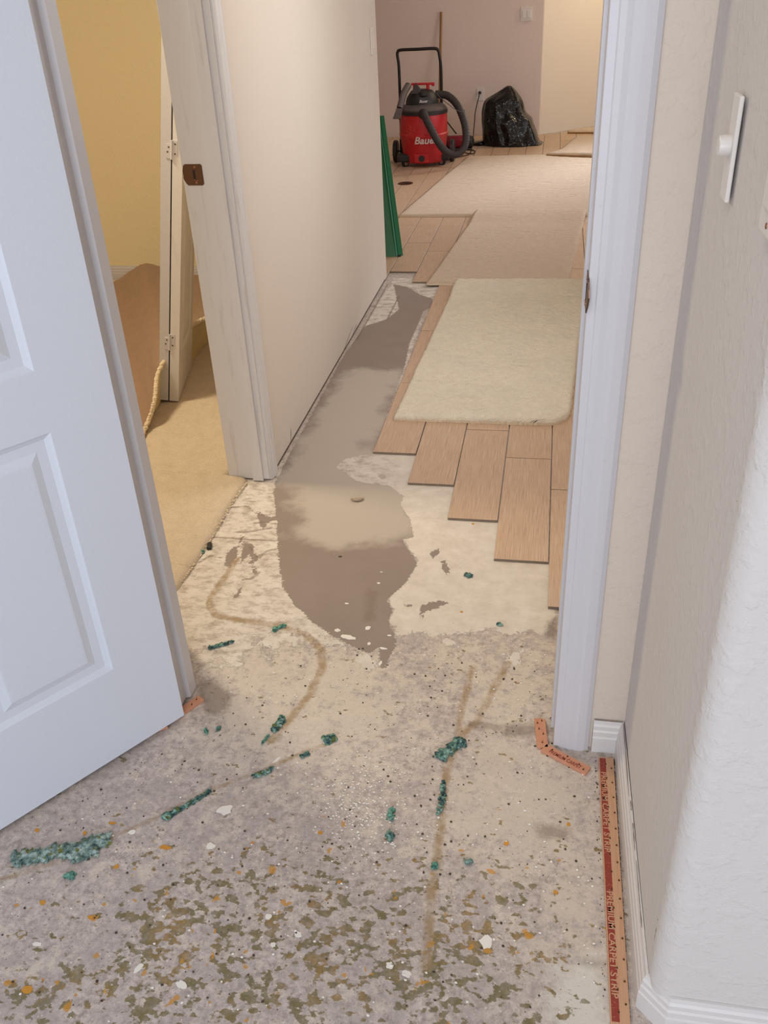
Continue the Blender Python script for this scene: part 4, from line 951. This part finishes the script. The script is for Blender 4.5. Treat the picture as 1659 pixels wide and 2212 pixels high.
# ------------------------------------------------------------ green plastic lengths leaning at the hall end
t = empty('green_channel', (-.93, 5.26, 0))
def GP(px, py, Y): return Vector(PY(px, py, Y))
bl = GP(838, 552, 5.27); bm_ = GP(856, 553, 5.22); br = GP(866, 549, 5.27); top = GP(826, 262, 5.62); z0 = .010
bl.z = br.z = bm_.z = z0
def angle_strip(name, a, c_, ta, tc, th, mat):
    """flat strip from a..c at the foot to ta..tc at the top with thickness"""
    nrm = ((c_-a).cross(ta-a)).normalized()*th; v = [a, c_, tc, ta, a+nrm, c_+nrm, tc+nrm, ta+nrm]
    o = mk(name, v, [(0,1,2,3),(7,6,5,4),(0,4,5,1),(1,5,6,2),(2,6,7,3),(3,7,4,0)], mat, t); return finish(o)
ridge = GP(858, 551, 5.235); ridge.z = z0
tR = GP(829, 250, 5.60); tA = tR+Vector((-.075, .0, 0)); tB = tR+Vector((-.030, -.012, 0)); tC = tR
angle_strip('wide_flange', Vector((-.972, 5.22, z0)), Vector((-.905, 5.235, z0)), tA, tB, .004, M['green'])
angle_strip('centre_rib', Vector((-.905, 5.228, z0)), Vector((-.892, 5.252, z0)), tB+Vector((0, -.006, 0)), tB+Vector((.009, .012, 0)), .005, M['green'])
angle_strip('narrow_flange', Vector((-.892, 5.240, z0)), Vector((-.868, 5.258, z0)), tB+Vector((.009, 0, 0)), tC, .004, M['green'])
MB().box(-.900, -.876, 5.236, 5.262, .009, .018).build('end_cap', M['black_plastic'], t)
tag(t, 'green plastic channel leaning against the end of the left hall wall', 'channel')

# ------------------------------------------------------------ broom stick
sb = PY(951, 205, 9.72); st_ = PY(953, 26, 9.81)
d_ = Vector(st_)-Vector(sb); fl = Vector(sb)-d_*((sb[2]-.01)/d_.z)
fl.y = 9.60
o = MB().tube([fl, st_], [.0135, .0125], 14).build('wooden_stick', M['broom'], smooth=True); tag(o, 'long wooden stick leaning on the far wall behind the red vacuum', 'stick')

# ------------------------------------------------------------ shop vacuum
VX, VY = -1.138, 8.24
def V_(cx, cy, Y=8.15): return Vector(PY(840+cx*.13563, 80+cy*.13563, Y))
t = empty('shop_vacuum', (VX, VY, 0)); 
cx_ = V_(530, 1400).x+.005
c = (VX, VY, 0)
prof = [(.176, .042), (.184, .050), (.190, .13), (.205, .245), (.213, .258), (.213, .268), (.205, .278), (.206, .30), (.203, .425), (.200, .435)]
b = MB().lathe(prof, c, 64); o = b.build('drum', M['red'], t, smooth=True, auto=35); drum = o
MB().box(VX-.062, VX+.062, VY-.200, VY-.16, .052, .125).build('drum_step', M['red'], drum, bevel=.006)
MB().lathe([(.202, .425), (.209, .428), (.209, .452), (.203, .458), (.17, .458)], c, 64).build('rim_band', M['black_plastic'], t, smooth=True, auto=35)
MB().lathe([(.202, .457), (.203, .468), (.180, .490), (.160, .497), (.140, .505)], c, 64).build('lid', M['grey_plastic'], t, smooth=True, auto=35)
MB().lathe([(.142, .495), (.140, .52), (.130, .55), (.110, .58), (.092, .602), (.06, .612), (0, .614)], (VX-.01, VY, 0), 48).build('motor_head', M['black_plastic'], t, smooth=True, auto=40)
# carry handle on top
hb = MB(); hb.box(VX-.10, VX+.10, VY-.018, VY+.018, .645, .662); hb.box(VX+.03, VX+.055, VY-.016, VY+.016, .60, .648); hb.box(VX-.085, VX-.06, VY-.016, VY+.016, .60, .648); hb.box(VX+.075, VX+.10, VY-.018, VY+.018, .635, .648)
hb.build('carry_handle', M['red_handle'], t, bevel=.006)
# upright crevice nozzle parked on the head (triangular tip) 
v = [(VX-.085, VY-.03, .60), (VX+.0, VY-.03, .60), (VX+.0, VY-.10, .585), (VX-.09, VY-.10, .59), (VX-.052, VY-.06, .672)]
finish(mk('nozzle_tip', v, [(0,1,2,3),(0,1,4),(1,2,4),(2,3,4),(3,0,4)], M['dark_rubber'], t))
MB().lathe([(.036, 0), (.036, .02), (.020, .03)], (VX+.015, VY-.10, .575), 20).build('switch_knob', M['black_plastic'], t, smooth=True)
# flat wand tool hanging on the left
p0, p1, p2, p3 = V_(310, 770, 8.14), V_(240, 900, 8.06), V_(175, 1130, 8.0), V_(130, 1290, 7.98)
pts = [p0, p1, p2]; b = MB().tube(spline(pts, 6), .028, 16); b.build('wand', M['grey_plastic'], t, smooth=True)
wt = (p3-p2).normalized(); sd = Vector((1, 0, 0)); bkv = Vector((0, 1, 0)); v = []
for p, wx, wy in ((p2, .027, .022), (p2+wt*.03, .028, .020), (p3, .034, .010), (p3+wt*.006, .034, .009)):
    for sx_, sy_ in ((-1, -1), (1, -1), (1, 1), (-1, 1)): v.append(p+sd*wx*sx_+bkv*wy*sy_)
f = [(i*4+j, i*4+(j+1) % 4, (i+1)*4+(j+1) % 4, (i+1)*4+j) for i in range(3) for j in range(4)]+[(3,2,1,0),(12,13,14,15)]
finish(mk('flat_nozzle', v, f, M['grey_plastic'], t), .003)
finish(mk('nozzle_mouth', [p3+wt*.007+sd*a+bkv*b_ for a, b_ in ((-.033, -.009), (.033, -.009), (.033, .009), (-.033, .009))], [(0,1,2,3)], M['black_metal'], t))
# hose
hp = [V_(550, 1225, VY-.208), V_(556, 1222, 8.0), V_(610, 1340, 7.96), V_(690, 1500, 7.955), V_(790, 1680, 7.96), V_(900, 1815, 7.98), V_(1010, 1868, 8.0), V_(1110, 1855, 8.02), V_(1190, 1770, 8.05),
      V_(1228, 1640, 8.08), V_(1222, 1460, 8.12), V_(1180, 1290, 8.16), V_(1110, 1120, 8.2), V_(1020, 1000, 8.24), V_(920, 930, 8.27), V_(820, 915, 8.28), V_(740, 910, 8.28)]
sp = spline(hp, 16); rr = [.031+.0012*math.sin(i*1.6) for i in range(len(sp))]
MB().tube(sp, rr, 20).build('hose', M['dark_rubber'], t, smooth=True, auto=60)
MB().lathe([(.040, .0), (.040, -.012), (.034, -.02)], tuple(V_(550, 1225, VY-.200)), 24, axis='Y').build('hose_inlet', M['black_plastic'], t, smooth=True)
# thin strap on the hose
MB().tube(spline([V_(760, 900, 8.2), V_(830, 975, 8.18), V_(960, 1080, 8.12), V_(1080, 1165, 8.1), V_(1190, 1190, 8.1), V_(1205, 1160, 8.12)], 5), .003, 6).build('hose_strap', M['grey_plastic'], t, smooth=True)
# push handle frame
hl, hr = V_(180, 1000, 8.36), V_(838, 880, 8.36)
pts = [(hl.x, 8.36, .20), tuple(hl), tuple(V_(160, 480, 8.36)), tuple(V_(137, 300, 8.36)), tuple(V_(140, 245, 8.36)), tuple(V_(185, 208, 8.36)), tuple(V_(450, 195, 8.36)), tuple(V_(720, 182, 8.36)), tuple(V_(785, 215, 8.36)), tuple(V_(806, 300, 8.36)), tuple(V_(830, 500, 8.36)), tuple(hr), (hr.x, 8.36, .20)]
MB().tube(spline(pts, 8), .0125, 14).build('push_handle', M['black_metal'], t, smooth=True)
for x in (hl.x+.004, hr.x-.0): MB().box(x-.018, x+.018, 8.335, 8.372, .36, .45).build('handle_bracket', M['black_plastic'], t, bevel=.004)
for x, nm in ((-1.432, 1), (-.925, 1)):
    MB().lathe([(.02, 0), (.085, .002), (.092, .008), (.092, .034), (.085, .040), (.02, .042)], (x, 8.37, .1), 36, axis='X').build('rear_wheel', M['black_plastic'], t, smooth=True, auto=35)
MB().tube([(-1.42, 8.37, .1), (-.90, 8.37, .1)], .008, 10).build('axle', M['black_metal'], t)
MB().tube([(-1.36, 8.36, .2), (-1.36, 8.36, .06)], .014, 10).build('frame_leg', M['black_metal'], t)
for sx_, px, py in ((-1, 876, 362), (1, 955, 358)):
    g1 = G(px, py); x, y = g1[0], g1[1]
    MB().box(x-.066, x+.066, y-.045, y+.06, .050, .112).build('caster_bracket', M['black_plastic'], t, bevel=.012)
    MB().box(x-.018, x+.018, y-.012, y+.02, .040, .066).build('caster_fork', M['black_plastic'], t, bevel=.003)
    wh = MB().lathe([(.006, -.014), (.033, -.013), (.035, -.008), (.035, .008), (.033, .013), (.006, .014)], (0, 0, 0), 26, axis='X').build('caster_wheel', M['black_plastic'], t, smooth=True, auto=30)
    wh.location = (x-VX, y-VY, .0362); wh.rotation_euler = (0, 0, .9*sx_+.2)
    hb_ = MB().lathe([(.021, -.0155), (.021, .0155)], (0, 0, 0), 20, axis='X').build('caster_hub', M['chrome']); hb_.parent = wh; hb_.location = (0, 0, 0)
MB().lathe([(.026, 0), (.026, .012), (.020, .016)], (VX+.004, VY-.205, .088), 24, axis='Y').build('drain_cap', M['black_plastic'], t, smooth=True, auto=30)
def wrap_text(s, size, bold, xc, zc_, R, mat, name, cyc, shear=.25, sxx=1., lean=0.):
    me = text_mesh(s, size, bold, shear, 1.0); me.materials.clear(); me.materials.append(mat)
    for v in me.vertices:
        z = v.co.y+zc_; rr_ = (R if R < .17 else .190+(z-.13)*.1304)+lean*(z-zc_)+.006; a = (v.co.x*sxx+xc-cyc[0])/rr_
        v.co = (cyc[0]+rr_*math.sin(a), cyc[1]-rr_*math.cos(a), z)
    o = bpy.data.objects.new(name, me); COL.objects.link(o); o.parent = t; o.location = -t.location; return o
tp = V_(550, 1650, 8.05)
wrap_text('Bauer', .082, .0022, tp.x+.022, tp.z, .1975, M['print_white'], 'drum_lettering', (VX, VY), sxx=1.05, lean=0.)
tp = V_(545, 988, 8.08)
wrap_text('Bauer', .030, .0010, tp.x, .532, .1385, M['print_grey'], 'head_lettering', (VX-.01, VY), lean=-.25)
tag(t, 'red shop vacuum with black hose and tall push handle at the end of the room', 'vacuum')
# the crimson tool on the floor behind
gx, gy = G(985, 318); ty = 8.95
c0_ = Vector(PY(985, 298, ty)); t2 = empty('power_tool', (c0_.x, ty, 0))
zr = .080
MB().lathe([(.050, -.10), (.056, -.09), (.058, .08), (.050, .09)], (c0_.x+.02, ty, zr), 28, axis='X').build('tool_body', M['crimson'], t2, smooth=True, auto=35)
MB().lathe([(.030, -.17), (.052, -.16), (.060, -.10), (.060, -.095)], (c0_.x+.02, ty, zr), 28, axis='X').build('tool_head', M['black_plastic'], t2, smooth=True, auto=35)
MB().lathe([(.058, .078), (.060, .09), (.048, .14), (.02, .15)], (c0_.x+.02, ty, zr), 28, axis='X').build('tool_grip', M['black_plastic'], t2, smooth=True, auto=35)
MB().box(c0_.x-.12, c0_.x+.15, ty-.05, ty+.05, .009, .03).build('tool_base', M['black_plastic'], t2, bevel=.006)
MB().tube([PY(965, 262, ty+.02), PY(986, 289, ty)], .007, 8).build('tool_handle', M['black_metal'], t2)
tag(t2, 'crimson and black power tool lying on the floor behind the vacuum hose', 'tool')

# ------------------------------------------------------------ garbage bag
rows = [(318, 1043, 1168), (314, 1042, 1176), (308, 1043, 1168), (300, 1043, 1164), (290, 1042, 1161), (280, 1042, 1158), (270, 1041, 1153), (262, 1041, 1151), (256, 1041, 1149), (248, 1041, 1138),
        (238, 1041, 1133), (228, 1043, 1132), (219, 1045, 1129), (213, 1049, 1126), (207, 1060, 1122), (200, 1073, 1118), (193, 1083, 1112), (188, 1090, 1107), (185, 1096, 1103)]
YB = 9.28; n_ = 64; V = []
for k, (py, xl, xr_) in enumerate(rows):
    a, c_ = Vector(PY(xl, py, YB)), Vector(PY(xr_, py, YB)); z = max(.0105, (a.z+c_.z)/2); 
    if k == 0: z = .0105
    mx, hw = (a.x+c_.x)/2, (c_.x-a.x)/2; hd = min(.24, hw*.85+.02) if k else .22
    for j in range(n_):
        g = 2*math.pi*j/n_; ex = .8; cx2 = math.copysign(abs(math.cos(g))**ex, math.cos(g)); sy2 = math.copysign(abs(math.sin(g))**ex, math.sin(g))
        V.append([mx+hw*cx2, YB+hd*sy2, z])
V = np.array(V); kk = len(rows)
cen = np.repeat(V.reshape(kk, n_, 3).mean(1), n_, 0); dv = V-cen; dv[:, 2] = 0
ang_ = np.tile(np.arange(n_)/n_, kk); zz = V[:, 2]
fold = (vnoise(ang_*18, zz*3, 91)-.5)*.24+(np.abs(vnoise(ang_*30+zz*5, zz*4, 95)-.5))*.22-.04-.10*np.exp(-((zz-.24-.10*np.sin(ang_*6.28+2))/.022)**2)
yd = np.abs(dv[:, 1])/np.maximum(1e-4, np.linalg.norm(dv, axis=1)); V += dv*(fold*yd)[:, None]
f = [(i*n_+j, i*n_+(j+1) % n_, (i+1)*n_+(j+1) % n_, (i+1)*n_+j) for i in range(kk-1) for j in range(n_)]+[tuple(range(n_))[::-1], tuple(range((kk-1)*n_, kk*n_))]
t = empty('garbage_bag', (cen[0][0], YB, 0))
o = mk('bag_body', V, f, M['bag'], t, True); finish(o)
md = o.modifiers.new('sub', 'SUBSURF'); md.levels = md.render_levels = 1
tail = [PY(1050, 314, 9.2), PY(1038, 314, 9.19), PY(1022, 311, 9.2)]
V = []
for p, wz in ((tail[0], .02), (tail[1], .018), (tail[2], .012)):
    zc_ = max(wz+.010, p[2]); V += [(p[0], p[1]-.05, zc_-wz*.9), (p[0], p[1]+.05, zc_-wz*.9), (p[0], p[1]+.03, zc_+wz), (p[0], p[1]-.03, zc_+wz*.8)]
f = [(i*4+j, i*4+(j+1) % 4, (i+1)*4+(j+1) % 4, (i+1)*4+j) for i in range(2) for j in range(4)]+[(3,2,1,0),(8,9,10,11)]
finish(mk('bag_tail', V, f, M['bag'], t, True))
tag(t, 'crumpled black plastic garbage bag standing on the far tiles', 'garbage bag')
# a broken edge of plaster at the foot of the far wall
